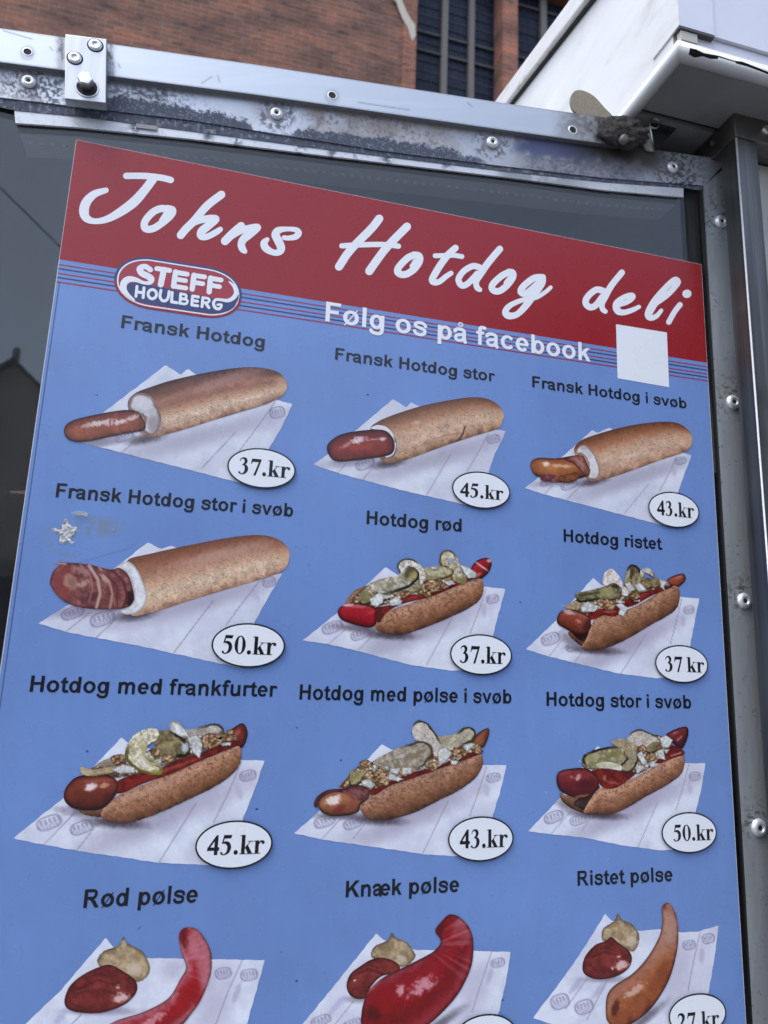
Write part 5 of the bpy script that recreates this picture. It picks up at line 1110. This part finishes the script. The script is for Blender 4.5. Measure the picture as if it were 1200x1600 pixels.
p.shape('pickle_slice', [(362, 425), (400, 418), (430, 412), (470, 402), (500, 395), (540, 380), (575, 366), (607, 385), (608, 440), (550, 472), (480, 462), (390, 477), (365, 455)], PK((92, 90, 48), (44, 44, 26), (150, 142, 90), 10, -90, [(430, 430, 70, 8, 8, (66, 60, 36), .8, .6), (540, 420, 40, 26, 25, (168, 158, 104), .75, .6), (585, 385, 22, 14, 0, (40, 36, 26), .8, .5)]), n_, 12)
p.shape('pickle_slice', [(300, 500), (350, 475), (390, 485), (388, 525), (345, 522)], PK((156, 134, 82), (110, 92, 52), (176, 158, 110), 7), n_, 12)
p.multi('chopped_onion', [[(385, 505), (430, 470), (495, 500), (470, 530), (400, 532)], [(695, 380), (725, 360), (768, 408), (720, 415)], [(588, 490), (620, 480), (662, 510), (632, 558), (605, 545), (612, 515)], [(835, 338), (890, 365), (862, 385), (872, 415), (845, 390)], [(640, 372), (668, 362), (700, 405), (668, 418)], [(590, 465), (640, 470), (640, 482), (600, 480)], [(690, 470), (730, 460), (725, 475)]], ON, n_, 14)
p.multi('fried_onion', [[(480, 470), (530, 455), (590, 480), (570, 520), (510, 510)], [(660, 430), (710, 420), (730, 450), (690, 465)]], FR, n_, 13, True)
# 7
p = Pic(0, 1040, 1200/460, 1.04)
n_ = napkin(p, [(52, 705), (258, 540), (495, 293), (530, 320), (700, 360), (985, 385), (1078, 387), (1040, 500), (990, 625), (950, 830), (840, 812), (640, 803), (350, 760), (180, 730)],
    [(660, 615, 330, 55, 24, (168, 160, 178), .8, .15, .8), (470, 640, 110, 20, -4, (76, 66, 76), .9, .2, .7), (330, 598, 90, 18, -6, (110, 98, 110), .7, .2, .7)],
    [(200, 640, 52, 30), (333, 660, 48, 28), (1010, 448, 34, 24)], [[(315, 590), (178, 730)], [(400, 640), (315, 750)], [(985, 390), (930, 520), (870, 640)], [(800, 560), (650, 800)]], [(972, 510, 14, 34, 20, (184, 178, 198), .7), (280, 595, 24, 12, 30, (184, 178, 198), .7)])
roll(p, [(320, 588), (420, 570), (425, 612), (370, 614)], [(320, 595), (425, 595)], n_, .78, layer=5)
sausage_end(p, [(905, 300), (950, 255), (990, 235), (1008, 265), (1005, 300), (985, 335), (940, 325)], [(915, 320), (1000, 245)], [(80, 28, 24), (112, 40, 32), (130, 52, 40), (136, 60, 46), (86, 32, 28)], n_, 6, [(960, 280, 24, 6, 35, (186, 120, 100), .5, .7), (992, 255, 12, 16, 0, (90, 36, 34), .7)])
roll(p, [(412, 605), (440, 560), (500, 520), (600, 480), (720, 430), (850, 375), (950, 330), (980, 335), (980, 390), (950, 440), (880, 490), (780, 540), (660, 595), (560, 632), (490, 640), (430, 628)], [(420, 610), (600, 550), (800, 460), (980, 360)], n_, 1.02, [(600, 510, 180, 14, 22, (196, 150, 126), .5, .4, .8)], 7)
bed(p, [(350, 445), (430, 390), (520, 370), (640, 330), (700, 260), (800, 270), (940, 275), (960, 305), (820, 350), (700, 395), (600, 435), (480, 455)], n_)
p.shape('ketchup', [(470, 475), (560, 440), (650, 420), (720, 385), (820, 355), (940, 305), (988, 320), (940, 337), (800, 395), (700, 440), (580, 482), (500, 518), (470, 515)], dict(KE, spots=[(720, 410, 80, 6, 20, (180, 90, 70), .6, .8)]), n_, 9)
sausage_end(p, [(260, 535), (270, 495), (310, 455), (370, 445), (440, 445), (482, 480), (470, 530), (420, 580), (360, 590), (300, 582), (270, 560)], [(262, 535), (470, 520)], [(64, 26, 22), (104, 44, 32), (126, 56, 40), (128, 56, 42), (90, 38, 34)], n_, 9.6, [(370, 495, 24, 14, 22, (236, 216, 208), .97, .35), (425, 488, 18, 10, 10, (214, 150, 120), .85, .5), (400, 470, 60, 6, 5, (170, 96, 76), .6, .7), (440, 540, 26, 20, 40, (76, 30, 30), .6)])
p.shape('pickle_slice', [(690, 245), (720, 225), (760, 260), (830, 245), (890, 238), (912, 270), (870, 287), (800, 285), (740, 292)], PK((156, 150, 126), (92, 84, 58), (176, 170, 148), 8, 70), n_, 10)
p.shape('pickle_slice', [(630, 320), (640, 270), (690, 265), (740, 290), (772, 330), (765, 368), (720, 378), (670, 392), (635, 372)], PK((134, 120, 66), (44, 42, 36), (112, 98, 52), 12, 10, [(755, 330, 16, 18, 0, (210, 214, 222), .8, .5), (690, 320, 40, 8, 20, (170, 158, 100), .6, .7)]), n_, 11)
p.shape('pickle_slice', [(508, 360), (540, 290), (600, 257), (642, 262), (640, 300), (600, 325), (595, 360), (640, 390), (667, 430), (640, 447), (580, 437), (530, 405)], PK((206, 202, 162), (140, 132, 52), (188, 180, 120), 12, -120, [(590, 335, 20, 18, 0, (168, 164, 90), .7, .5), (640, 435, 30, 12, 0, (150, 138, 56), .7, .5)]), n_, 12)
p.shape('pickle_slice', [(330, 412), (380, 425), (470, 410), (502, 420), (450, 442), (345, 447)], PK((164, 142, 84), (104, 86, 44), (186, 168, 120), 6), n_, 10)
p.shape('pickle_slice', [(388, 408), (450, 375), (500, 368), (512, 400), (450, 414)], PK((148, 128, 102), (110, 90, 66), (168, 150, 122), 6), n_, 9.5)
p.multi('chopped_onion', [[(450, 425), (500, 400), (550, 415), (550, 437), (490, 440)], [(760, 290), (800, 280), (830, 310), (815, 378), (790, 360)], [(898, 315), (942, 312), (940, 326), (905, 327)], [(700, 228), (740, 240), (775, 290), (735, 290), (690, 262)], [(640, 380), (660, 370), (662, 398), (645, 402)], [(880, 295), (905, 290), (905, 305)]], ON, n_, 13)
p.multi('fried_onion', [[(820, 300), (860, 275), (912, 295), (890, 327), (840, 342)], [(625, 345), (650, 335), (650, 375), (630, 370)], [(660, 370), (700, 365), (705, 388), (665, 398)], [(925, 265), (952, 262), (950, 285), (930, 282)], [(450, 372), (500, 362), (500, 395), (465, 405)]], FR, n_, 14, True)
# 8
p = Pic(440, 1050, 1200/390, 1.05)
n_ = napkin(p, [(60, 775), (180, 670), (480, 348), (540, 380), (700, 420), (960, 448), (1082, 447), (1050, 580), (1015, 692), (960, 880), (830, 885), (680, 875), (350, 828), (190, 805)],
    [(640, 685, 330, 55, 24, (168, 160, 178), .8, .15, .8), (450, 710, 120, 22, -4, (74, 64, 74), .9, .2, .7), (270, 692, 110, 16, 0, (116, 104, 116), .8, .2, .7)],
    [(207, 718, 52, 30), (342, 728, 46, 28), (1018, 508, 34, 24)], [[(300, 690), (190, 805)], [(415, 710), (345, 800)], [(985, 455), (945, 580), (905, 690)], [(800, 620), (680, 870)]], [(985, 565, 14, 34, 12, (184, 178, 198), .7)])
roll(p, [(280, 555), (310, 515), (345, 470), (420, 470), (420, 560)], [(280, 545), (420, 500)], n_, .85, layer=5)
sausage_end(p, [(915, 330), (950, 290), (995, 270), (995, 310), (970, 362), (935, 352)], [(925, 345), (995, 280)], [(100, 50, 34), (140, 74, 48), (160, 92, 60), (150, 84, 58), (100, 52, 38)], n_, 6, [(985, 300, 10, 24, -20, (96, 50, 42), .7)])
roll(p, [(378, 660), (395, 625), (450, 580), (520, 540), (640, 500), (800, 440), (920, 400), (962, 400), (965, 450), (930, 510), (850, 570), (750, 620), (650, 670), (560, 700), (480, 712), (410, 700)], [(390, 665), (600, 605), (800, 510), (965, 425)], n_, .94, layer=7)
bed(p, [(290, 550), (340, 480), (400, 440), (500, 430), (620, 400), (720, 350), (850, 330), (940, 345), (950, 390), (800, 438), (640, 490), (520, 535), (430, 575), (350, 560)], n_)
p.shape('ketchup', [(420, 575), (520, 530), (620, 485), (760, 450), (930, 380), (962, 390), (800, 450), (640, 507), (520, 547), (450, 590)], dict(KE, base=(112, 30, 28)), n_, 9)
sausage_end(p, [(175, 640), (190, 600), (240, 570), (310, 560), (370, 545), (420, 570), (420, 600), (380, 640), (370, 670), (320, 688), (240, 692), (195, 675)], [(175, 640), (410, 610)], [(96, 52, 38), (146, 88, 58), (172, 110, 74), (150, 92, 66), (110, 60, 48)], n_, 9.6, [(252, 616, 34, 20, 20, (232, 216, 206), .97, .7), (275, 660, 40, 18, 30, (112, 44, 34), .75, .5), (340, 620, 20, 40, 0, (140, 66, 48), .5, .5)], 'sausage')
p.shape('bacon', [(155, 640), (170, 600), (220, 568), (290, 560), (372, 543), (422, 568), (400, 605), (362, 618), (300, 582), (230, 580), (185, 605), (172, 650)], dict(base=(92, 46, 44), base2=(128, 78, 74), nscale2=6, namp=.35, rim=(7, (50, 24, 26), .7), spots=[(370, 575, 30, 10, -20, (150, 100, 96), .7, .8)], lines=[([(300, 575), (345, 600), (362, 615)], 6, (170, 90, 76), .8)]), n_, 10)
p.shape('pickle_slice', [(755, 310), (830, 300), (870, 270), (910, 265), (932, 290), (920, 330), (860, 355), (790, 370), (765, 345)], PK((158, 150, 108), (84, 76, 42), (176, 168, 130), 9, 20), n_, 10)
p.shape('pickle_slice', [(628, 270), (650, 235), (690, 240), (730, 280), (765, 340), (765, 390), (735, 405), (720, 350), (660, 330), (635, 320)], PK((178, 168, 140), (84, 74, 48), (196, 188, 164), 8, 60), n_, 11)
p.shape('pickle_slice', [(440, 430), (520, 385), (600, 350), (670, 332), (710, 350), (725, 390), (700, 430), (660, 470), (620, 460), (540, 465), (470, 450)], PK((158, 148, 118), (110, 98, 62), (140, 130, 94), 9, 30, [(570, 405, 26, 8, 15, (206, 202, 190), .7, .7), (640, 400, 40, 12, 30, (128, 116, 76), .5, .7)]), n_, 12)
p.shape('pickle_slice', [(328, 505), (335, 470), (362, 475), (392, 468), (402, 500), (370, 542), (328, 545)], PK((140, 130, 64), (86, 78, 36), (160, 150, 84), 8), n_, 12)
p.multi('chopped_onion', [[(383, 522), (420, 513), (452, 545), (430, 562), (390, 545)], [(520, 462), (572, 462), (560, 490), (523, 487)], [(480, 450), (517, 455), (507, 472)], [(580, 458), (627, 458), (625, 490), (580, 492)], [(750, 380), (780, 358), (822, 390), (790, 430), (755, 455)], [(515, 483), (588, 515), (560, 526), (512, 517)], [(808, 420), (852, 427), (840, 448), (815, 445)], [(430, 458), (457, 465), (445, 484)], [(870, 360), (912, 338), (927, 355), (890, 382)], [(690, 440), (706, 425), (705, 455)], [(820, 410), (862, 412), (850, 424)], [(660, 460), (685, 455), (680, 472)]], ON, n_, 14)
p.multi('fried_onion', [[(375, 437), (410, 423), (432, 440), (400, 462)], [(400, 490), (450, 463), (512, 480), (512, 542), (460, 532), (420, 522)], [(820, 375), (870, 358), (897, 390), (860, 417), (830, 402)], [(703, 450), (735, 430), (752, 460), (720, 477)], [(913, 365), (945, 343), (962, 385), (935, 392)], [(560, 470), (600, 462), (600, 500), (570, 495)]], FR, n_, 13, True)
# 9
p = Pic(800, 1060, 1200/340, 1.06)
n_ = napkin(p, [(90, 842), (265, 660), (470, 375), (500, 390), (700, 440), (950, 468), (1068, 467), (1045, 600), (1015, 732), (960, 940), (820, 948), (600, 920), (400, 878), (215, 860)],
    [(640, 730, 330, 55, 26, (166, 158, 176), .8, .15, .8), (470, 752, 130, 22, -4, (72, 62, 72), .9, .2, .7), (300, 700, 60, 26, -30, (120, 108, 118), .7, .2, .7)],
    [(230, 765, 54, 34), (365, 782, 46, 28), (1008, 540, 32, 26)], [[(340, 715), (215, 858)], [(440, 755), (385, 840)], [(975, 475), (940, 610), (905, 725)], [(800, 690), (690, 940)]], [(980, 600, 14, 34, 6, (182, 176, 196), .7)])
roll(p, [(266, 630), (300, 645), (440, 650), (440, 745), (380, 740), (310, 705), (270, 665)], [(268, 640), (430, 735)], n_, .8, layer=5)
p.shape('roll_opening', [(340, 690), (370, 660), (430, 640), (480, 590), (475, 650), (405, 722), (365, 710)], dict(base=(46, 30, 32), base2=(76, 52, 48), namp=.4), n_, 6)
sausage_end(p, [(850, 310), (880, 290), (930, 270), (968, 270), (970, 320), (940, 385), (900, 370), (870, 330)], [(870, 340), (970, 285)], [(56, 20, 26), (86, 28, 32), (116, 40, 42), (130, 52, 52), (80, 28, 30)], n_, 6, [(925, 330, 20, 5, 40, (206, 150, 150), .7, .6), (900, 300, 16, 6, 20, (190, 120, 120), .6, .6)])
roll(p, [(395, 740), (425, 680), (465, 620), (500, 600), (560, 600), (680, 545), (800, 480), (900, 430), (945, 425), (950, 470), (930, 530), (850, 590), (740, 650), (640, 710), (550, 748), (450, 748)], [(420, 690), (600, 640), (800, 540), (950, 450)], n_, 1.02, layer=7)
bed(p, [(390, 490), (420, 420), (560, 380), (650, 330), (750, 310), (850, 325), (885, 365), (840, 410), (790, 470), (690, 525), (600, 500), (480, 500)], n_)
p.shape('ketchup', [(440, 510), (520, 500), (620, 515), (685, 520), (600, 590), (540, 608), (490, 592), (475, 550)], dict(KE, spots=[(555, 575, 36, 7, -10, (186, 100, 84), .6, .7), (510, 550, 10, 16, 0, (190, 120, 100), .7, .5)]), n_, 9)
p.shape('ketchup', [(795, 462), (830, 420), (880, 370), (942, 395), (947, 420), (880, 442), (820, 467)], dict(KE, spots=[(905, 418, 36, 5, 15, (206, 150, 130), .7, .8)]), n_, 9)
sausage_end(p, [(245, 555), (260, 515), (320, 498), (400, 495), (450, 520), (482, 560), (470, 610), (430, 650), (370, 660), (310, 645), (260, 610)], [(248, 560), (475, 590)], [(66, 20, 28), (104, 30, 36), (126, 42, 42), (128, 46, 44), (84, 28, 30)], n_, 9.6, [(365, 545, 14, 22, -20, (214, 150, 140), .9, .6), (330, 545, 12, 10, 0, (190, 110, 106), .7, .6), (410, 590, 60, 34, 20, (72, 22, 30), .7, .5), (380, 650, 50, 6, 10, (170, 110, 80), .7, .6), (290, 520, 40, 8, 15, (150, 70, 70), .6, .6)])
p.shape('pickle_slice', [(635, 330), (690, 280), (760, 300), (812, 330), (800, 372), (740, 392), (690, 372)], PK((168, 160, 134), (104, 92, 62), (186, 178, 154), 8, 80), n_, 9.5)
p.shape('pickle_slice', [(735, 390), (780, 350), (817, 360), (800, 402), (750, 412)], PK((112, 98, 52), (70, 58, 30), (134, 120, 72), 7), n_, 10)
p.shape('pickle_slice', [(393, 430), (440, 400), (520, 380), (590, 378), (622, 430), (620, 470), (560, 477), (480, 497), (400, 477)], PK((156, 150, 94), (56, 50, 30), (136, 128, 72), 12, 120, [(440, 440, 34, 22, 10, (176, 170, 110), .6, .6), (560, 420, 40, 18, 20, (120, 112, 60), .6, .7)]), n_, 11)
p.shape('pickle_slice', [(543, 350), (590, 332), (650, 345), (692, 400), (692, 460), (660, 512), (608, 516), (598, 480), (632, 440), (612, 390), (570, 370)], PK((140, 126, 80), (62, 56, 32), (166, 152, 108), 8), n_, 12)
p.shape('dressing', [(468, 470), (530, 460), (600, 480), (602, 507), (540, 497), (480, 492)], dict(base=(208, 204, 180), base2=(186, 180, 146), namp=.2, nscale2=6), n_, 12.5)
p.multi('chopped_onion', [[(800, 400), (835, 388), (847, 450), (808, 442)], [(835, 390), (870, 392), (850, 417)], [(688, 420), (715, 398), (747, 470), (720, 477)], [(760, 460), (792, 453), (787, 488), (763, 492)], [(678, 490), (710, 473), (724, 500), (690, 527)], [(813, 330), (850, 313), (887, 340), (865, 382), (830, 380)], [(723, 480), (757, 468), (750, 497)], [(690, 470), (705, 462), (712, 476)]], ON, n_, 14)
p.multi('fried_onion', [[(690, 380), (730, 368), (742, 400), (700, 412)], [(735, 430), (780, 413), (792, 445), (750, 457)], [(800, 370), (825, 358), (832, 390), (800, 397)]], FR, n_, 13, True)
# 10-12: sausages with mustard and ketchup ------------------------------------
MU = dict(base=(180, 156, 120), base2=(150, 126, 92), nscale2=10, namp=.4, fine=.2, edge=(16, .7))
def dollop(p, mus, ket, kh, mh, parent):
    p.shape('mustard', mus, dict(MU, spots=[(*mh, 28, 22, 0, (206, 190, 166), .75, .9), (mus[4][0], mus[4][1]+30, 10, 20, 0, (196, 176, 146), .7, .6)], jag=(2, 14)), parent, 5)
    x0, y0 = np.array(ket).mean(0); r = np.ptp(np.array(ket)[:, 0])/2
    ln_ = [([(x0-r*.6, y0-r*.05), (x0-r*.1, y0-r*.28), (x0+r*.45, y0-r*.12)], 7, (84, 24, 24), .6), ([(x0-r*.45, y0-r*.35), (x0, y0-r*.45), (x0+r*.3, y0-r*.3)], 6, (84, 24, 24), .55), ([(x0-r*.7, y0+r*.05), (x0-r*.1, y0-r*.12), (x0+r*.6, y0+r*.05)], 5, (150, 62, 56), .5)]
    p.shape('ketchup', ket, dict(base=(130, 48, 42), base2=(104, 36, 34), nscale2=14, namp=.3, edge=(16, .68), lines=ln_, spots=[(*s, (228, 190, 184), .9, .8) for s in kh]), parent, 6)
p = Pic(0, 1350, 1200/450, 1.06)
n_ = napkin(p, [(0, 770), (105, 667), (240, 540), (440, 308), (470, 345), (620, 392), (1104, 400), (1070, 520), (1030, 667), (1000, 790), (700, 880), (300, 850), (40, 810)],
    [(900, 560, 60, 160, -15, (186, 180, 196), .6, .2, .9), (720, 440, 50, 40, 30, (190, 184, 200), .7, .3, .8), (420, 612, 140, 16, 0, (150, 142, 158), .8, .2, .7)],
    [(1038, 462, 36, 26), (930, 455, 34, 26)], [[(1010, 400), (950, 530), (900, 667)], [(340, 625), (230, 740)]], [(985, 540, 12, 44, -20, (176, 170, 190), .7), (250, 640, 14, 40, -40, (176, 172, 200), .6), (880, 500, 14, 40, -20, (196, 190, 206), .7)])
dollop(p, [(405, 400), (430, 365), (480, 345), (500, 330), (515, 303), (530, 330), (580, 355), (610, 390), (625, 440), (600, 480), (560, 490), (480, 470), (420, 430)],
       [(268, 570), (290, 510), (340, 465), (410, 430), (460, 420), (510, 445), (560, 480), (572, 520), (550, 560), (500, 595), (420, 620), (340, 620), (285, 605)], [(505, 555, 36, 18, 15), (490, 512, 9, 8, 0)], (555, 440), n_)
p.shape('sausage', [(745, 310), (755, 275), (790, 263), (830, 280), (870, 340), (882, 400), (875, 470), (840, 560), (800, 620), (740, 690), (640, 750), (500, 790), (400, 770), (400, 710), (480, 655), (600, 615), (700, 560), (750, 480), (775, 430), (755, 370)],
    dict(spine=[(400, 740), (560, 700), (700, 630), (790, 530), (828, 420), (815, 340), (775, 275)], ramp=[(0, (150, 60, 70)), (.12, (176, 90, 96)), (.3, (150, 24, 32)), (.6, (164, 16, 26)), (.8, (176, 70, 80)), (1, (196, 126, 134))], edge=(12, .66), namp=.2, wob=.3, streak=(3.5, 60, .4, (206, 140, 148)), sgate=(.35, .8),
         tramp=[(0, .95), (1, 1)], spots=[(845, 420, 26, 90, 5, (198, 120, 130), .75, .4, .8), (815, 350, 34, 50, 0, (190, 116, 124), .6, .4, .8), (800, 540, 60, 40, -40, (150, 8, 18), .7, .4, .8), (770, 310, 22, 42, 10, (112, 22, 26), .95, .3, .4), (630, 655, 60, 14, 30, (214, 150, 152), .8, .9), (760, 580, 30, 60, -30, (160, 6, 16), .6, .5), (800, 330, 22, 50, 10, (196, 118, 124), .7, .5)]), n_, 8)
p = Pic(440, 1350, 1200/390, 1.06)
n_ = napkin(p, [(0, 880), (105, 765), (200, 650), (455, 333), (490, 365), (640, 412), (925, 418), (1102, 422), (1080, 560), (1045, 712), (1000, 850), (500, 960), (100, 930)],
    [(930, 620, 60, 160, -15, (186, 180, 196), .6, .2, .9), (760, 770, 120, 20, 35, (96, 88, 98), .8, .2, .8), (370, 650, 70, 16, 0, (150, 142, 158), .8, .2, .7)],
    [(1040, 475, 34, 24), (190, 752, 50, 26), (340, 765, 46, 20)], [[(1010, 420), (960, 570), (915, 712)], [(345, 660), (250, 780)]], [(1000, 540, 12, 40, -15, (178, 172, 192), .7), (265, 680, 14, 50, -40, (176, 172, 200), .6)])
dollop(p, [(430, 440), (450, 395), (510, 365), (530, 330), (550, 355), (600, 375), (635, 420), (640, 450), (600, 490), (540, 490), (470, 470)],
       [(312, 590), (330, 530), (380, 490), (430, 460), (490, 450), (560, 480), (560, 520), (480, 540), (430, 590), (400, 645), (340, 640)], [(350, 560, 8, 6, 0)], (575, 460), n_)
p.shape('sausage', [(738, 322), (770, 275), (810, 242), (860, 258), (905, 310), (922, 380), (915, 480), (880, 570), (830, 650), (740, 745), (650, 810), (540, 850), (430, 850), (385, 790), (388, 690), (420, 610), (490, 545), (620, 480), (730, 420), (765, 370)],
    dict(spine=[(400, 780), (560, 680), (700, 590), (800, 500), (850, 400), (830, 320), (790, 260)], ramp=[(0, (140, 34, 44)), (.1, (150, 40, 50)), (.3, (120, 10, 20)), (.6, (146, 10, 22)), (.85, (140, 20, 30)), (1, (150, 60, 66))], edge=(20, .6), namp=.16, wob=.2, streak=(4.5, 80, .45, (196, 120, 126)), sgate=(.5, .8),
         tramp=[(0, .9), (.3, 1), (1, 1)], spots=[(760, 310, 20, 40, -25, (96, 20, 24), .95, .25, .35), (675, 585, 64, 30, 35, (214, 158, 164), .85, .9), (570, 605, 20, 26, 0, (220, 170, 176), .85, .8), (440, 715, 34, 40, 0, (70, 8, 14), .7, .4), (480, 640, 70, 60, 0, (148, 8, 20), .55, .3, .8), (860, 330, 40, 60, 20, (190, 110, 116), .45, .6), (430, 600, 60, 8, 40, (196, 110, 116), .6, .7)]), n_, 8)
p = Pic(800, 1330, 3.0, 1.06)
n_ = napkin(p, [(97, 783), (210, 635), (320, 480), (437, 293), (465, 325), (590, 375), (690, 365), (800, 380), (880, 375), (968, 348), (950, 500), (922, 660), (880, 850), (500, 900), (250, 830)],
    [(780, 560, 50, 160, -15, (186, 180, 196), .6, .2, .9), (620, 790, 110, 18, 40, (100, 92, 102), .8, .2, .8), (430, 600, 100, 14, 0, (150, 142, 158), .8, .2, .7)],
    [(225, 705, 44, 38), (338, 730, 44, 36), (920, 410, 30, 26), (830, 440, 30, 24)], [[(880, 385), (850, 520), (825, 655)], [(350, 600), (250, 740)], [(450, 600), (350, 790)]], [(890, 490, 12, 40, 0, (178, 172, 192), .7), (300, 630, 14, 46, -40, (170, 166, 190), .6), (410, 650, 14, 46, -40, (170, 166, 190), .6)])
dollop(p, [(420, 400), (430, 360), (480, 325), (498, 292), (515, 320), (560, 340), (595, 390), (590, 440), (560, 470), (500, 440), (430, 420)],
       [(330, 545), (345, 490), (390, 440), (440, 420), (465, 402), (500, 430), (550, 470), (562, 510), (540, 555), (480, 590), (400, 600), (345, 580)], [(510, 535, 30, 18, 15), (500, 492, 8, 7, 0), (470, 550, 6, 6, 0)], (560, 420), n_)
p.shape('sausage', [(702, 270), (720, 243), (745, 250), (770, 300), (780, 370), (775, 460), (745, 580), (700, 670), (640, 750), (560, 810), (490, 830), (450, 800), (440, 760), (445, 680), (480, 630), (570, 570), (640, 490), (690, 400), (705, 330)],
    dict(spine=[(455, 770), (560, 680), (660, 570), (725, 450), (740, 350), (725, 260)], ramp=[(0, (110, 52, 32)), (.15, (146, 76, 44)), (.4, (150, 82, 42)), (.65, (164, 96, 54)), (.85, (170, 112, 88)), (1, (150, 92, 70))], edge=(14, .62), namp=.25, wob=.25, streak=(3, 60, .3, (188, 146, 132)), sgate=(.4, .8),
         spots=[(580, 650, 50, 16, 35, (214, 176, 160), .8, .9), (485, 735, 16, 40, -15, (84, 32, 26), .85, .3), (712, 258, 10, 18, 20, (110, 40, 34), .9, .3), (742, 360, 34, 110, -4, (186, 148, 138), .75, .5, .8), (690, 470, 22, 80, -25, (178, 128, 104), .6, .6, .8), (690, 600, 30, 80, -30, (136, 68, 34), .5, .5)]), n_, 8)

# ------------------------------------------------------------------ wear on the board
def worn(name, poly, fn, layer, space=1.2):
    poly = spline(np.array(poly, float)); q, f = grid_fill(poly, space); x, y = q[:, 0], q[:, 1]
    base = field_col(x, y); k, cc = fn(x, y, nearest(q, poly)[0]); k = k[:, None]
    return obj(name, P(x, y, -LAYER*layer), f, M_PRINT, bd, base*(1-k)+np.array(cc)*k)
def stain(x, y, d):
    n = fbm(x, y, 14, 4, 41); ax = np.exp(-(((x-152)/36)**2+((y-824)/17)**2)**2)
    k = ax*sstep(.28, .46, n)*.85; k = np.maximum(k, .5*np.exp(-((np.hypot((x-108)/34, (y-838)/30)-1)/.10)**2)*sstep(.5, .6, n)); k *= sstep(0, 6, d)
    return k, np.array([.20, .262, .37])*.92
worn('glue_stain', [(70, 800), (110, 782), (160, 786), (205, 815), (212, 850), (160, 868), (105, 880), (70, 850)], stain, 2)
p = Pic(60, 780, 7.5, 1.0)
sm_ = mat('torn_paper_white', (.6, .6, .6), .8); n_s = noise(sm_, 420, 4, .6); L(sm_, ramp(sm_, n_s, [(.32, (.16, .16, .15)), (.5, (.52, .52, .51)), (.7, (.82, .82, .81))]), B(sm_).inputs['Base Color']); bump(sm_, n_s, .8, .002)
star = p.px([(325, 222), (345, 262), (358, 290), (400, 325), (455, 328), (452, 385), (442, 412), (402, 440), (372, 462), (392, 490), (428, 498), (402, 538), (372, 520), (345, 490), (318, 512), (295, 532), (238, 508), (248, 470), (252, 425), (215, 395), (165, 372), (158, 345), (190, 340), (250, 358), (275, 345), (278, 300), (292, 255)])
q, f = grid_fill(star, .7); hgt = fbm(q[:, 0], q[:, 1], 4, 3, 44); d_ = nearest(q, star)[0]
V = P(q[:, 0], q[:, 1], -LAYER*3); V[:, 1] -= .0012*np.clip(d_/2, 0, 1)*hgt
obj('torn_sticker_remnant', V, f, sm_, bd)
fl = MB()
for pts, hh in (([(382, 168), (420, 152), (500, 150), (560, 152), (585, 178), (575, 202), (520, 190), (470, 185), (430, 182)], .0022), ([(850, 350), (880, 352), (905, 368), (875, 362)], .001), ([(300, 200), (318, 198), (312, 210)], .0008)):
    pp = p.px(pts); w3 = P(pp[:, 0], pp[:, 1], -LAYER*3); n = len(w3); v = [(a[0], a[1]-hh*(1 if i < n/2 else .1), a[2]) for i, a in enumerate(w3)]; fl.add(v, [tuple(range(n))])
fl.build('paper_flake', mat('flake_white', (.8, .8, .8), .6), bd)
# scuffs, specks and shallow scratches over the printed film
rs = np.random.RandomState(11); sg, lt = MB(), MB()
for k in range(70):
    px, py = rs.uniform(30, 1110), rs.uniform(470, 1590); r = rs.uniform(.7, 1.9); e = P(px, py, -LAYER*1.6)
    if e[0] < -.145 or e[0] > .535 or e[2] > ZBAN-.03 or min(abs(e[2]-z-.006) for z in (R1, R2, R3, R4)) < .026: continue
    pts = [(px+r*(1+.5*rs.rand())*math.cos(a), py+r*(.6+.7*rs.rand())*math.sin(a)) for a in np.linspace(0, 6.28, 7)[:-1]]
    w3 = P([a for a, _ in pts], [c for _, c in pts], -LAYER*1.6); (sg if rs.rand() < .7 else lt).add(w3, [tuple(range(6))])
for (x0, y0, x1, y1) in ((494, 832, 498, 842), (468, 1090, 474, 1086), (300, 1370, 296, 1378), (215, 1452, 222, 1446), (952, 1340, 946, 1349), (640, 1110, 660, 1096), (700, 700, 690, 690), (1104, 895, 1108, 880), (462, 880, 464, 900)):
    q = [(x0, y0-.6), (x1, y1-.4), (x1, y1+.4), (x0, y0+.7)]; w3 = P([a for a, _ in q], [c for _, c in q], -LAYER*1.7); (sg if x0 % 2 else lt).add(w3, [(0, 1, 2, 3)])
sg.build('dark_speck', mat('speck_navy', (.03, .05, .11), .6), bd); lt.build('pale_scuff', mat('scuff_pale', (.30, .40, .62), .5), bd)
